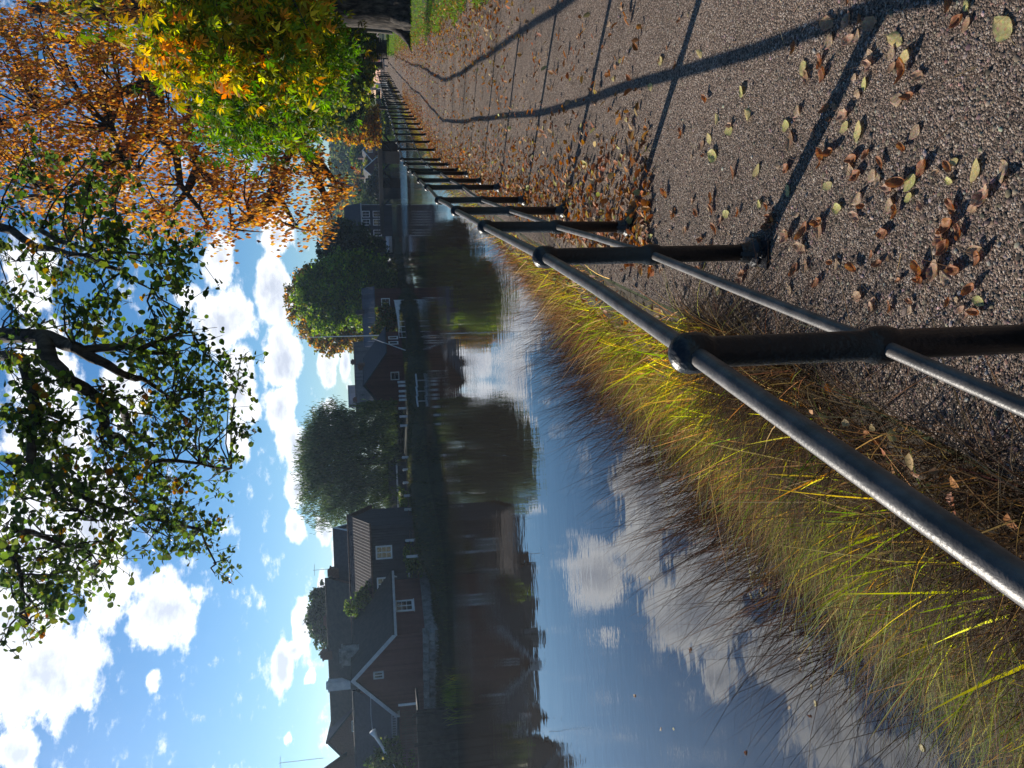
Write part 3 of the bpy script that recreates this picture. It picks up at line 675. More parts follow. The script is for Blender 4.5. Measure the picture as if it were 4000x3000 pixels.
# ---------------------------------------------------------------- white posts and palings along the far gardens
PP = []
for x, y, Yd in (((1280+.2713*1068),1240+.2713*930,80),(1573,1506.4,79.6),(1575,1527.6,79.2),(1575,1547,79),(1576,1561.5,78.7),(1574,1594.6,78),(1578,1626.6,77),(1581,1662.4,76),(1589.3,1786,71.5),(1592.6,1834,69.8),(1594,1885,67.6),(1598.8,1936,65.2),(1601.4,1989.5,62.6),(1605,2047,59.6),(1607.5,2110.4,56.2),(1613,2173,53.2)):
    PP.append(at(x, y, Yd))
c0 = PP[7]
gf = empty('garden_fence', c0, 0, 'line of short white posts with low palings along the far gardens', 'fence')
for i, q in enumerate(PP):
    mb = MB(); s_ = q[1]/75
    mb.prism([(-.11*s_,-.11*s_,-.36),(.11*s_,-.11*s_,-.36),(.11*s_,.11*s_,-.36),(-.11*s_,.11*s_,-.36)], (0,0,.72)); mb.lathe([(.13*s_,.36),(.14*s_,.40),(.05,.46)], 8)
    o = mb.build('post', M['grey_white'], gf); o.location = tuple(q-c0)
for i in range(len(PP)-1):
    mb = MB(); a_, b_ = Vector(PP[i]-c0), Vector(PP[i+1]-c0)
    for z in (-.2,.12): mb.tube([a_+Vector((0,0,z)), b_+Vector((0,0,z))], .022, 5)
    if i >= 10:
        k = int((b_-a_).length/.34)
        for j in range(1, k): q = a_+(b_-a_)*(j/k); mb.box((q.x, q.y, -.02), (.045,.03,.62))
    mb.build('paling_panel', M['wood'] if i < 10 else M['brown'], gf)
bm_ = empty('boom_log', at(1602,1560,72), 0, 'white floating boom lying along the far shore below the posts', 'boom')
mb = MB(); o0 = Vector(bm_.location)
for (y0, y1) in ((1463,1512),(1513,1547),(1549,1588)):
    p0, p1 = Vector(at(1601,y0,73)), Vector(at(1603.5,y1,71)); p0.z = p1.z = WZ+.42; mb.tube([p0-o0, p1-o0], .085, 8)
    mb.tube([(p0+p1)/2-o0, (p0+p1)/2-o0+Vector((0,.4,-.9))], .06, 6)
mb.build('poles', M['grey_white'], bm_)

# flag pole and its leaning spar
fpz = at(1475,1310,90)
fl_ = empty('flagpole', (fpz[0], 90, -.6), 0, 'tall thin white flagpole in front of the autumn tree', 'flagpole')
mb = MB(); mb.tube([(0,0,0),(0,0,5),(0,0,10.9)], [.07,.06,.04], 10); mb.lathe([(.02,10.9),(.11,11.0),(.11,11.08),(.02,11.15)], 10); mb.build('pole', M['white'], fl_)
mb = MB(); mb.box((0,.02,.25),(.4,.4,.5)); mb.build('base', M['stone'], fl_)
sp = empty('leaning_spar', at(1556,1358,82), 0, 'thin pale spar leaning across the roof edge of the red gable house', 'spar')
a_, b_ = Vector(at(1558,1359,82)), Vector(at(1455,1322,83)); mb = MB(); mb.tube([a_-Vector(sp.location)-(b_-a_)*.25, b_-Vector(sp.location)], [.06,.035], 8); mb.build('spar', M['grey_white'], sp)

# dark landing stage (left edge)
dkk = empty('landing_stage', (-24.4,46.5,WZ), .02, 'dark tarred landing stage at the far left edge of the water', 'landing stage')
mb = MB(); 
for k in range(26): mb.box((-5.2+k*.42, -1.2, 1.05), (.38, .12, 2.55+.03*(k%3)))
mb.build('front_boards', M['tar_wood'], dkk)
mb = MB(); mb.box((0,.6,2.2),(11,3.5,.12)); mb.build('deck', M['wood'], dkk)
for k in range(7):
    mb = MB(); mb.tube([(-5.2+k*1.75,-1.35,-1),(-5.2+k*1.75,-1.35,2.55)], .1, 8); mb.build('pile', M['tar_wood'], dkk)
pf = empty('picket_fence', (-25.9,50.0,.2), .02, 'reddish brown picket fence behind the dark landing stage', 'fence')
mb = MB()
for k in range(64): mb.prism([(-5.4+k*.17,0,0),(-5.3+k*.17,0,0),(-5.3+k*.17,0,.92),(-5.35+k*.17,0,1.0),(-5.4+k*.17,0,.92)], (0,.025,0))
mb.build('pickets', M['brown'], pf); mb = MB()
for z in (.25,.72): mb.box((0,.05,z),(11,.05,.09))
mb.build('rails', M['brown'], pf)
mb = MB(); mb.box((5.55,-.1,.55),(.12,.12,1.15)); mb.build('end_post', M['white'], pf)
# roof aerials
for i, (x, y, Yd, hgt, lb) in enumerate(((1298,2222,68,1.6,'thin roof aerial on the black roof house chimney'),(1245,2963,66,3.2,'tall thin roof aerial at the far left roof edge'))):
    p = at(x, y, Yd); an = empty('roof_aerial', p, .3, lb, 'aerial'); mb = MB(); mb.tube([(0,0,-.4),(0,0,hgt)], .022, 5); mb.build('mast', M['alu'], an)
    mb = MB(); mb.tube([(-.5,0,hgt-.1),(.5,0,hgt-.1)], .014, 4)
    for k in range(5): mb.tube([(-.4+k*.2,-.2,hgt-.1),(-.4+k*.2,.2,hgt-.1)], .01, 4)
    mb.build('antenna', M['alu'], an)

# ---------------------------------------------------------------- bench and bicycles near the avenue
bn = empty('park_bench', (28.6,65.5,0), -.5, 'dark park bench at the foot of the avenue tree, far down the lawn', 'bench')
mb = MB()
for k in range(3): mb.box((0,-.15+k*.15,.45),(1.7,.12,.04))
mb.build('seat', M['tar_wood'], bn); mb = MB()
for k in range(3): mb.box((0,.28+k*.03,.6+k*.15),(1.7,.04,.12))
mb.build('backrest', M['tar_wood'], bn)
for s_ in (-.7,.7):
    mb = MB(); mb.box((s_,-.2,.22),(.06,.06,.44)); mb.box((s_,.25,.45),(.06,.06,.9)); mb.box((s_,.02,.41),(.06,.5,.05)); mb.build('leg', M['rust_paint'], bn)
def make_bike():
    r_ = empty('bicycle', (0,0,0)); mb = MB()
    for sg in ((-.52,0,.34),(.52,0,.34)):
        wm = MB(); ring = [(sg[0]+.33*math.cos(q*PI/9), 0, .34+.33*math.sin(q*PI/9)) for q in range(19)]; wm.tube(ring, .022, 5, False); hub = MB()
        w_ = wm.build('wheel', M['rust_paint'], r_); 
        for q in range(8): hub.tube([sg,(sg[0]+.32*math.cos(q*PI/4),0,.34+.32*math.sin(q*PI/4))], .006, 3)
        hub.build('spokes', M['alu'], w_)
    for a_, b_ in (((-.52,0,.34),(-.1,0,.34)),((-.1,0,.34),(-.2,0,.85)),((-.52,0,.34),(-.18,0,.75)),((-.18,0,.78),(.34,0,.8)),((-.1,0,.34),(.36,0,.7)),((.52,0,.34),(.33,0,.95))): mb.tube([a_, b_], .022, 6)
    mb.build('frame', M['alu'], r_)
    mb = MB(); mb.box((-.22,0,.9),(.26,.14,.06)); mb.build('saddle', M['tar_wood'], r_)
    mb = MB(); mb.tube([(.25,-.28,1.02),(.34,0,1.0),(.25,.28,1.02)], .018, 6); mb.build('handlebar', M['alu'], r_)
    return r_
def copy_tree(o, parent=None):
    c = o.copy(); COL.objects.link(c)
    if parent: c.parent = parent
    for ch in list(o.children): copy_tree(ch, c)
    return c
bk = make_bike()
for i, (dx, dy, a_) in enumerate(((0,0,.3),(-1.3,1.0,.5),(-2.5,1.6,.2),(-3.8,2.4,.4))):
    o = bk if i == 0 else copy_tree(bk)
    o.location = (43.5+dx, 104+dy, .01); o.rotation_euler = (0,0,a_); tag(o, 'parked bicycle standing in the row at the far end of the path', 'bicycle', 'bicycles parked at the end of the path')
# ---------------------------------------------------------------- foliage
def rot_rand(n, flat=0.0):
    """n random orientations as 3x3 frames; flat > 0 turns leaf normals towards the zenith"""
    nv = rg.normal(size=(n, 3)); nv /= np.linalg.norm(nv, axis=1, keepdims=True)
    nv[:, 2] = np.abs(nv[:, 2])*1.0 + flat; nv /= np.linalg.norm(nv, axis=1, keepdims=True)
    t = rg.normal(size=(n, 3)); t -= (t*nv).sum(1, keepdims=True)*nv; t /= np.linalg.norm(t, axis=1, keepdims=True)
    return t, np.cross(nv, t), nv
LIME = (np.array([(0,-.5,0),(.34,-.38,.05),(.5,0,.11),(.33,.34,.07),(0,.62,-.05),(-.33,.34,.07),(-.5,0,.11),(-.34,-.38,.05)]), [(0,1,2,3,4),(0,4,5,6,7)])
OVAL = (np.array([(0,-.5,0),(.3,-.1,.05),(0,.55,-.04),(-.3,-.1,.05)]), [(0,1,2,3)])
QUAD = (np.array([(-.4,-.5,0),(.45,-.35,.06),(.38,.5,0),(-.42,.4,.08)]), [(0,1,2,3)])
WILL = (np.array([(-.07,-.5,0),(.07,-.5,0),(.11,0,.03),(0,.55,0)]), [(0,1,2,3)])
def palm():
    v = []; f = []
    for k in range(6):
        a = -PI*.72+k*PI*1.44/5; l = .5*(1-.32*abs(k-2.5)/2.5); c, s_ = math.sin(a), math.cos(a)
        w = l*.2; dz = -.55*l
        b = len(v)
        v += [(0,0,0),(c*l*.62-s_*w, s_*l*.62+c*w, dz*.4+.02),(c*l, s_*l, dz*1.6),(c*l*.62+s_*w, s_*l*.62-c*w, dz*.4+.02)]; f.append((b,b+1,b+2,b+3))
    return np.array(v), f
PALM = palm()

def leaf_mesh(name, C, size, shape, tint, flat=.3, frames=None, hang=False):
    sv, sf = shape; n = len(C); k = len(sv)
    if hang:                                   # leaf tips point down
        t = rg.normal(size=(n, 3))*.28 + np.array([0,0,-1.0]); t /= np.linalg.norm(t, axis=1, keepdims=True)
        nv = rg.normal(size=(n, 3)); nv -= (nv*t).sum(1, keepdims=True)*t; nv /= np.linalg.norm(nv, axis=1, keepdims=True)
        ax, ay, an = np.cross(t, nv), t, nv
    else: ax, ay, an = frames if frames is not None else rot_rand(n, flat)
    size = np.asarray(size).reshape(-1, 1, 1)*np.ones((n, 1, 1))
    V_ = C[:, None, :] + size*(sv[None, :, 0:1]*ax[:, None, :] + sv[None, :, 1:2]*ay[:, None, :] + sv[None, :, 2:3]*an[:, None, :])
    fi = np.concatenate([np.array(q) for q in sf]); fl = [len(q) for q in sf]
    F_ = (fi[None, :] + (np.arange(n)*k)[:, None]).ravel()
    return np_mesh(name, V_.reshape(-1, 3), F_, np.tile(fl, n), np.repeat(tint, len(sf), axis=0))

def palette(n, cols, w=None, jit=.22):
    cols = np.array(cols, dtype=float); w = np.array(w, dtype=float) if w is not None else np.ones(len(cols)); w = w/w.sum()
    c = cols[rg.choice(len(cols), n, p=w)]
    return np.clip(c*(1+rg.normal(size=(n, 1))*jit)*(1+rg.normal(size=(n, 3))*.08), .004, .9)

def crown_points(ells, clumps, per, rc, shell=.55):
    """leaf centres gathered in clumps through the outer part of a set of ellipsoids"""
    ells = np.array(ells, dtype=float); vol = (ells[:, 3]*ells[:, 4]*ells[:, 5])**(2/3); p = vol/vol.sum()
    ei = rg.choice(len(ells), clumps, p=p)
    d = rg.normal(size=(clumps, 3)); d /= np.linalg.norm(d, axis=1, keepdims=True)
    r = shell+(1.02-shell)*rg.random((clumps, 1))**.7
    cc = ells[ei, :3] + d*r*ells[ei, 3:]
    sz = rc*(.6+.8*rg.random(clumps))
    n = rg.poisson(per, clumps); idx = np.repeat(np.arange(clumps), n)
    off = rg.normal(size=(len(idx), 3))*np.array([.55,.55,.38]); 
    return cc[idx] + off*sz[idx, None], idx, cc

def limb_mesh(base, top, r0, targets, r1=.04, twigs=0, lean=.15):
    mb = MB(); base, top = np.array(base, float), np.array(top, float)
    mid = [base+(top-base)*t+np.array([math.sin(t*5+base[0])*lean*t, math.cos(t*4+base[1])*lean*t, 0])*np.linalg.norm(top-base)*.12 for t in (0,.04,.12,.3,.5,.75,1)]
    mb.tube(mid, [r0*1.55, r0*1.2, r0, r0*.88, r0*.74, r0*.5, r0*.25], 14)
    for q in targets:
        t = min(.95, max(.22, .25+.6*rnd.random())); s0 = base+(top-base)*t; q = np.array(q, float)
        e = q-s0; m1 = s0+e*.4+np.array([0,0,.10*np.linalg.norm(e)]); m2 = s0+e*.75+np.array([rnd.uniform(-.1,.1),rnd.uniform(-.1,.1),.06])*np.linalg.norm(e)
        rr = max(r1*1.2, r0*.34*(1-t*.4)); mb.tube([s0, m1, m2, q], [rr, rr*.7, rr*.45, r1*.5], 6)
    return mb

def tree(name, label, base, H, r0, ells, clumps, per, rc, size, cols, w=None, shape=QUAD, cat='tree', group=None, bark='bark', limbs=10, shell=.5, flat=.3, top=None, tinter=None, hang=False, mat_='leaf'):
    root = empty(name, base, 0, label, cat, group); b = np.array(base, float)
    P_, idx, cc = crown_points(ells, clumps, per, rc, shell)
    tint = palette(len(P_), cols, w)
    cl = 1+rg.normal(size=(len(cc), 1))*.16; tint = np.clip(tint*cl[idx], .004, .9)
    if tinter is not None: tint = tinter(P_, tint)
    me = leaf_mesh('crown', P_-b, size*(.7+.6*rg.random(len(P_))), shape, tint, flat, None, hang)
    link('crown', me, M[mat_], root)
    tg = [cc[rg.integers(len(cc))]-b for _ in range(limbs)]
    limb_mesh((0,0,-.2), (top-b if top is not None else (0,0,H)), r0, tg).build('trunk', M[bark], root, True)
    return root

GREEN = [(.035,.075,.012),(.05,.10,.016),(.075,.13,.02),(.025,.05,.012)]
DARKG = [(.018,.036,.012),(.028,.05,.014),(.04,.068,.018)]
YELG = [(.12,.16,.02),(.20,.20,.025),(.32,.24,.03),(.07,.12,.018)]
ORNG = [(.36,.14,.025),(.44,.20,.035),(.30,.10,.02),(.5,.28,.05),(.2,.07,.02)]
E_ = lambda x, y, Yd, rx, ry, rz: (*at(x, y, Yd), rx, ry, rz)      # crown lobe seen at photo pixel x, y
pxm = lambda px, Yd: px*Yd/FPX

# --- trees on the far side of the river
tree('willow_tree', 'big dark weeping willow hanging over the white posts on the far bank', (-7.6,82.5,-.7), 7.5, .55,
     [E_(1290,1800,82,5.0,4.6,3.0),E_(1290,1690,83,3.4,4,2.6),E_(1420,1665,83,2.4,3.4,3.2),E_(1290,1930,81,3.6,4,3.2),E_(1430,1800,80.5,4.6,3.4,3.4),E_(1430,1950,80,2.6,3,3.2),E_(1225,1800,82,3.2,3.6,1.7)],
     2600, 26, .62, .34, [(.04,.065,.03),(.06,.09,.038),(.085,.12,.05),(.13,.17,.06)], [3,3,2,.7], WILL, hang=True, shell=.35)
# trailing outer curtains of the willow are lit
wl = [o for o in COL.objects if o.name == 'willow_tree'][0]
cu = []
for k in range(150):
    a = rg.uniform(0, 2*PI); x0 = -7.7+6.3*math.cos(a); y0 = 81.4+5.2*math.sin(a); zt = rg.uniform(1.0, 5.0); n_ = 60; ln_ = rg.uniform(1.5, 3.6)
    zz = zt-ln_*rg.random(n_); cu.append(np.stack((x0+rg.normal(size=n_)*.13, y0+rg.normal(size=n_)*.13, zz), 1))
cu = np.concatenate(cu); cu = cu[cu[:, 2] > .1]
link('trailing_twigs', leaf_mesh('trailing', cu-np.array((-7.6,82.5,-.7)), .34*(.7+.5*rg.random(len(cu))), WILL, palette(len(cu), [(.05,.075,.02),(.08,.11,.025),(.03,.05,.016)]), hang=True), M['leaf'], wl)

tree('green_tree', 'round bright green tree beside the dark roof cottage on the far bank', (12.2,106.5,-.7), 8, .4,
     [E_(1290,1140,106,4.7,4.2,4.0),E_(1225,1150,106,3.2,3.4,2.8),E_(1350,1095,105,4.2,4,3.2),E_(1430,1080,104,3.6,3.4,3.2),E_(1390,1190,105,3.0,3,3),E_(1280,1240,106,2.6,3,2.6),E_(1470,1100,103.5,2.8,2.8,2.4)],
     1100, 24, .62, .32, [(.11,.19,.025),(.18,.26,.035),(.23,.30,.05),(.065,.11,.025)], shell=.5)
tree('autumn_tree', 'tall tree turning orange and olive behind the bright green tree', (8.2,116,-.7), 9, .4,
     [E_(1230,1160,116,5.0,4,4.2),E_(1260,1230,115,4.4,4,4.4),E_(1330,1280,114,3.6,3.6,4.4),E_(1400,1300,113,3.0,3,3.2),E_(1400,1240,114,3.4,3,3.4),E_(1205,1120,117,3,3,2.2),E_(1280,1330,113,2.2,2.4,2.4)],
     820, 22, .66, .34, [(.15,.15,.03),(.32,.18,.03),(.5,.23,.035),(.08,.095,.026),(.22,.19,.045)], [3,2,2,2.5,2], shell=.6)
tree('dark_tree', 'dark green tree in front of the brown storehouse by the bridge', (19.2,112,-.7), 7, .38,
     [E_(1360,960,112,3.6,3.4,3.4),E_(1300,960,113,2.2,2.4,2.2),E_(1420,990,111,3.8,3.2,3.2),E_(1470,1030,110,3.0,3,2.6),E_(1385,1030,112,3.4,3.2,3.6),E_(1330,900,113,1.8,2,1.6),E_(1310,1010,113,2.6,2.6,2.6)],
     820, 24, .55, .3, [(.022,.04,.018),(.034,.056,.022),(.048,.074,.027)], shell=.5)
tree('garden_bush', 'leafy green and rust bush in front of the dark roof cottage', at(1560,1270,95)-np.array((0,0,.0)), 1.2, .08,
     [E_(1505,1225,95,1.3,1.2,1.3),E_(1510,1275,95,1.2,1.2,1.2),E_(1475,1290,95,1.0,1,1.1),E_(1535,1250,94.5,1.3,1,.8)], 160, 22, .32, .2, [(.05,.08,.016),(.09,.12,.025),(.16,.10,.025),(.03,.045,.012)], cat='bush', limbs=5)
tree('shore_bush', 'pale green bush below the bright green tree, right of the dark roof cottage', at(1550,1075,100), 1.2, .08,
     [E_(1490,1085,100,1.5,1.3,1.4),E_(1470,1060,100,1.2,1.2,1.3),E_(1525,1100,99.5,1.5,1.1,1.0),E_(1500,1115,100,1.1,1,1.2)], 170, 22, .33, .2, [(.10,.15,.03),(.14,.18,.04),(.06,.09,.02)], cat='bush', limbs=5)
tree('roof_tree', 'rounded tree rising behind the far left roofs', (-29.5,90,-.5), 8, .4,
     [E_(1262,2410,90,3.0,2.6,1.8),E_(1262,2350,90,2.2,2.4,1.6),E_(1245,2430,90,1.8,2,1.3),E_(1285,2490,90,2,2,1.6),E_(1320,2400,90,4,3,2)], 420, 24, .42, .28, [(.04,.07,.025),(.06,.09,.03),(.028,.05,.02)])
for i, (x, y, Yd, lb) in enumerate(((1392,2372,58.5,'small green bush growing by the roof slope beside the gable cottage'),(1440,2320,59,'light green shrub above the cottage roof edge in front of the tile roof house'))):
    tree('roof_side_shrub', lb, at(x+120, y, Yd), 2.0, .06, [E_(x, y, Yd, .7,.6,1.0),E_(x+25, y-30, Yd, .6,.6,.7)], 60, 16, .25, .16, [(.09,.13,.03),(.13,.17,.04),(.05,.08,.02)], cat='shrub', limbs=5)
for i, (x, y, Yd, sc, lb) in enumerate(((1530,2930,50.8,1.0,'loose shrub at the end of the ladder on the outbuilding'),(1500,2990,52,1.4,'pale shrub at the very left edge beside the landing stage'),(1590,2985,50.5,.8,'low green plant behind the picket fence at the left edge'))):
    tree('yard_shrub', lb, at(x+60*sc, y, Yd), 1.2*sc, .05, [E_(x, y, Yd, .9*sc,.7*sc,.8*sc)], int(60*sc), 16, .25, .16, [(.09,.13,.03),(.05,.08,.02),(.13,.16,.05)], cat='shrub', limbs=5)
# hedge behind the palings
hd = empty('hedge', (-10.6,62.5,-.7), 0, 'clipped leafy hedge running behind the palings in front of the tile roof house', 'hedge')
ha, hb = np.array(at(1572,1945,69.5)), np.array(at(1575,2240,55)); hp = []
n_ = 9000; t = rg.random(n_); q = ha+(hb-ha)*t[:, None]; th = .9*rg.random(n_)
top = .30+.12*np.sin(t*31)+.08*np.sin(t*77); z = top-1.5*rg.random(n_)**1.8
hp = np.stack((q[:, 0]+rg.normal(size=n_)*.28+.2, q[:, 1]+rg.normal(size=n_)*.4+.7, z), 1)
link('foliage', leaf_mesh('foliage', hp-np.array((-10.6,62.5,-.7)), .17*(.7+.6*rg.random(n_)), QUAD, palette(n_, [(.10,.14,.03),(.15,.18,.04),(.06,.09,.02),(.2,.16,.06)], [3,2,3,.5]), .3), M['leaf'], hd)
mb = MB(); 
for k in range(14): q = ha+(hb-ha)*(k+.5)/14-np.array((-10.6,62.5,-.7)); mb.tube([(q[0]+.2,q[1]+.7,-.1),(q[0]+.2,q[1]+.7,.8)], .04, 5)
mb.build('stems', M['bark'], hd)

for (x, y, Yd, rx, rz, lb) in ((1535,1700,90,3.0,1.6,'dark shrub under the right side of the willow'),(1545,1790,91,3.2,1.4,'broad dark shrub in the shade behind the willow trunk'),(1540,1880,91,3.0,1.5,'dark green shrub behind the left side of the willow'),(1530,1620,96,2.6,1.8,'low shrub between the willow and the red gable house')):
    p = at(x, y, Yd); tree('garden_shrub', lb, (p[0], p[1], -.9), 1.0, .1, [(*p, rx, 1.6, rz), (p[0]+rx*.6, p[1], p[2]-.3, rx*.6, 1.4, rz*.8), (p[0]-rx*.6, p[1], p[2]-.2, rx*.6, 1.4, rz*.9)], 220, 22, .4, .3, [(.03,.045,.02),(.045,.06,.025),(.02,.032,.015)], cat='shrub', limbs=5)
Sh = House('garden_shed', 'low garden shed with a pale edged flat roof half hidden under the willow', (-8.3,79), (-1,.05), 3, 5.5, -.9, 1.5, 2.0, M['black_wall'], M['slate'], over=.25, gutter=M['grey_white'])
# --- wooded hill at the end of the river
M['meadow'] = mat('meadow', (.06,.09,.02), (.13,.15,.04), .08, .95, .5, 2)
def hz(x, y): return 20*math.exp(-((y-470)/150)**2)*(.8+.2*math.sin(x*.012+1))*min(1, max(0, (y-300)/60))*min(1, max(0, (x-40)/50))
v = []; f = []
hx = np.linspace(-700, 900, 60); hy = np.linspace(285, 900, 30)
for y in hy:
    for x in hx: v.append((x, y, hz(x, y)-.3))
for i in range(len(hy)-1):
    for k in range(len(hx)-1): a = i*len(hx)+k; f += [a, a+1, a+len(hx)+1, a+len(hx)]
tag(link('hill', np_mesh('hill', v, f, [4]*(len(f)//4)), M['meadow'], smooth=True), kind='structure')
fp_, fs, ft = [], [], []
for k in range(2200):
    x = rnd.uniform(72, 330); y = rnd.uniform(330, 480); g = hz(x, y); h = rnd.uniform(4.5, 8.5); con = rnd.random() < .6
    n_ = 46
    t = rg.random(n_)**.7; a = rg.uniform(0, 2*PI, n_)
    rr = (1.75*(1-t)+.15 if con else 2.3*np.sqrt(np.clip(1-(2*t-1)**2, .05, 1)))*np.sqrt(.35+.65*rg.random(n_))
    fp_.append(np.stack((x+rr*np.cos(a), y+rr*np.sin(a), g+h*.1+t*h*.95), 1)); fs.append(np.full(n_, 1.25 if con else 1.5))
    ft.append(palette(n_, [(.035,.06,.032),(.05,.08,.036),(.07,.10,.045)] if con else [(.13,.17,.05),(.2,.21,.055),(.09,.12,.045),(.4,.24,.06)], None if con else [3,2,3,.6]))
fp_ = np.concatenate(fp_); fs = np.concatenate(fs); ft = np.concatenate(ft)
tag(link('forest', leaf_mesh('forest', fp_, fs*(.7+.6*rg.random(len(fp_))), QUAD, ft, .6), M['leaf']), 'wooded hill of dark conifers and turning trees closing the river valley', 'forest', kind='stuff')
for i, (x, y, Yd, rx, rz, cols, lb) in enumerate((
    (1415,640,262,5.2,2.6,[(.42,.16,.03),(.5,.24,.04),(.3,.1,.025)],'orange autumn tree on the slope above the bridge, left of the red cottages'),
    (1432,690,258,4.6,2.2,[(.45,.14,.04),(.35,.12,.03),(.5,.26,.06)],'russet lower tree on the slope above the middle of the bridge'),
    (1400,610,255,3.8,2.8,[(.12,.18,.03),(.18,.2,.03),(.08,.12,.02)],'fresh green tree left of the red hill cottages'),
    (1455,650,235,5.2,2.8,[(.2,.2,.03),(.28,.22,.04),(.1,.13,.02)],'yellow green tree just above the bridge deck'),
    (1410,733,250,4.2,2.4,[(.4,.2,.04),(.3,.17,.04),(.12,.12,.03)],'small rusty tree near the dark trees left of the bridge middle'),
    (1440,770,215,5.5,3.6,[(.07,.10,.035),(.10,.13,.04),(.05,.07,.03)],'dark green tree above the left bridge pier'),
    (1425,810,225,5.5,4.2,[(.15,.18,.05),(.2,.22,.06),(.1,.12,.04)],'olive tree beside the slate roof house at the bridge'),
    (1470,740,200,4.5,2.4,[(.018,.026,.012),(.03,.04,.016)],'low dark tree behind the bridge deck'),
    (1405,560,262,4.4,3.0,[(.05,.075,.035),(.08,.11,.045)],'dark conifer mass above the right hill cottage'),
    (1502,690,205,3.8,1.6,[(.14,.2,.04),(.1,.15,.03)],'light green shore bush seen under the bridge'),
    (1505,470,180,5.0,2.0,[(.08,.12,.03),(.12,.15,.03),(.05,.08,.02)],'green shore bush under the right end of the bridge'),
    )):
    p = at(x, y, Yd); gz = hz(p[0], p[1])
    tree('slope_tree', lb, (p[0], p[1], min(gz, p[2]-rz)-.6), max(1.5, p[2]-gz), .22, [(*p, rx, rx*.8, rz),(p[0]+rx*.5, p[1], p[2]-rz*.4, rx*.7, rx*.6, rz*.7),(p[0]-rx*.55, p[1], p[2]-rz*.3, rx*.6, rx*.6, rz*.7)], 150, 18, .7, .6, cols, limbs=4, group='trees on the slope above the bridge')

# --- avenue on the right of the path
tree('leaning_yellow_tree', 'small golden tree at the right end of the bridge', (40.5,112,-.6), 5, .25,
     [E_(1420,480,110,2.8,2.6,2.2),E_(1385,500,110,2.4,2.4,1.8),E_(1450,520,109,2.0,2,1.3),E_(1330,470,112,2.6,2.6,2.4),E_(1300,500,112,2.0,2,1.6),E_(1440,470,110,2.4,2.2,1.6)],
     420, 24, .45, .3, [(.5,.26,.03),(.56,.34,.05),(.42,.17,.025),(.3,.26,.03)])
tree('dark_lime_tree', 'dark green broad tree leaning over the water beyond the golden tree', (39.5,95,-.2), 8, .42,
     [E_(1330,360,93,4.2,3.6,4.0),E_(1300,420,92,3.4,3,3.2),E_(1370,400,91,3.0,2.6,1.8),E_(1250,360,95,4.4,4,3.6),E_(1270,300,95,4,4,3.6),E_(1400,330,92,2.8,2.6,1.6)],
     700, 24, .55, .3, [(.035,.06,.02),(.055,.085,.025),(.08,.12,.03),(.15,.15,.03)], [3,3,2,.6])
tree('avenue_tree', 'thick trunked avenue tree by the park bench with yellowing crown', (29.9,68.5,0), 9, .62,
     [E_(1370,230,66,4.2,3.6,2.2),E_(1330,170,67,4.6,4,3),E_(1360,310,65,2.6,2.6,1.5),E_(1250,220,68,5,4,4),E_(1180,150,68,5,4,4),E_(1395,290,64,1.8,2,.9),E_(1290,90,68,4,4,3)],
     900, 24, .5, .3, [(.09,.14,.025),(.18,.22,.035),(.3,.27,.045),(.06,.095,.022)], [3,3,2,2])
tree('slim_avenue_tree', 'slim avenue tree with a sunlit pale edge on its trunk, left of the great trunk', (23.3,50.5,0), 8, .19,
     [E_(1250,140,50,3.4,3,2.6),E_(1310,100,50,2.6,2.6,1.4),E_(1180,120,51,3.6,3,3),E_(1290,200,50,2.4,2.4,1.5)],
     480, 22, .45, .24, [(.05,.09,.016),(.1,.14,.022),(.03,.055,.014)], bark='bark_pale')

# the great trunk with rust coloured crown --------------------------------
gb = np.array((14.35, 29.0, 0.0))
gt = empty('chestnut_tree', gb, 0, 'great old chestnut tree with a massive dark trunk and rust orange crown beside the path', 'tree')
mb = MB()
tp = [(0,0,-.3),(0,0,0),(0,0,.35),(0,0,.9),(-.02,0,2),(-.1,0,3.6),(-.35,-.1,6),(-.7,-.2,9),(-.9,-.3,13)]
mb.tube(tp, [1.35,1.15,.95,.86,.80,.78,.62,.45,.25], 22)
for k in range(9):
    a = k*2*PI/9+.2; L_ = rnd.uniform(1.0, 1.5)
    mb.tube([(.6*math.cos(a),.6*math.sin(a),.75),(.98*math.cos(a),.98*math.sin(a),.25),(L_*math.cos(a+.1),L_*math.sin(a+.1),.05),(1.4*L_*math.cos(a+.2),1.4*L_*math.sin(a+.2),-.06)], [.26,.2,.12,.04], 8)
s_ = 1.808
limbs = [ # limb polylines in the 2212-wide photo with depth
 [(560,120,28),(430,150,27),(330,170,26.5),(300,190,26),(262,200,26),(235,235,25.5),(240,275,25),(262,330,24.6),(300,370,24.4)],
 [(560,150,28),(480,200,27),(420,230,26),(400,300,25.4),(430,360,25),(480,420,24.6)],
 [(330,170,26.5),(340,230,26),(330,280,25.6),(300,300,25),(262,370,24.6),(240,430,24.3),(250,470,24)],
 [(600,150,28),(600,230,27),(640,300,26),(680,370,25.4),(700,420,25),(715,470,24.6)],
 [(560,200,27),(560,280,26),(590,340,25.4),(600,420,25),(640,490,24.6)],
 [(430,150,27),(360,90,27),(250,90,27.5),(100,85,28),(0,70,28)],
 [(262,200,26),(180,210,26),(90,240,25.6),(0,260,25.4)],
 [(430,360,25),(400,420,24.6),(360,460,24.3)],[(262,330,24.6),(200,380,24.4),(120,420,24.2)],[(640,300,26),(600,380,25.4),(560,450,25)],
 [(680,340,25.6),(720,390,25.2),(748,410,25)],[(330,280,25.6),(380,330,25),(390,400,24.6),(430,450,24.3),(450,490,24.2)],[(600,420,25),(540,470,24.6),(500,495,24.4)]]
LP = []
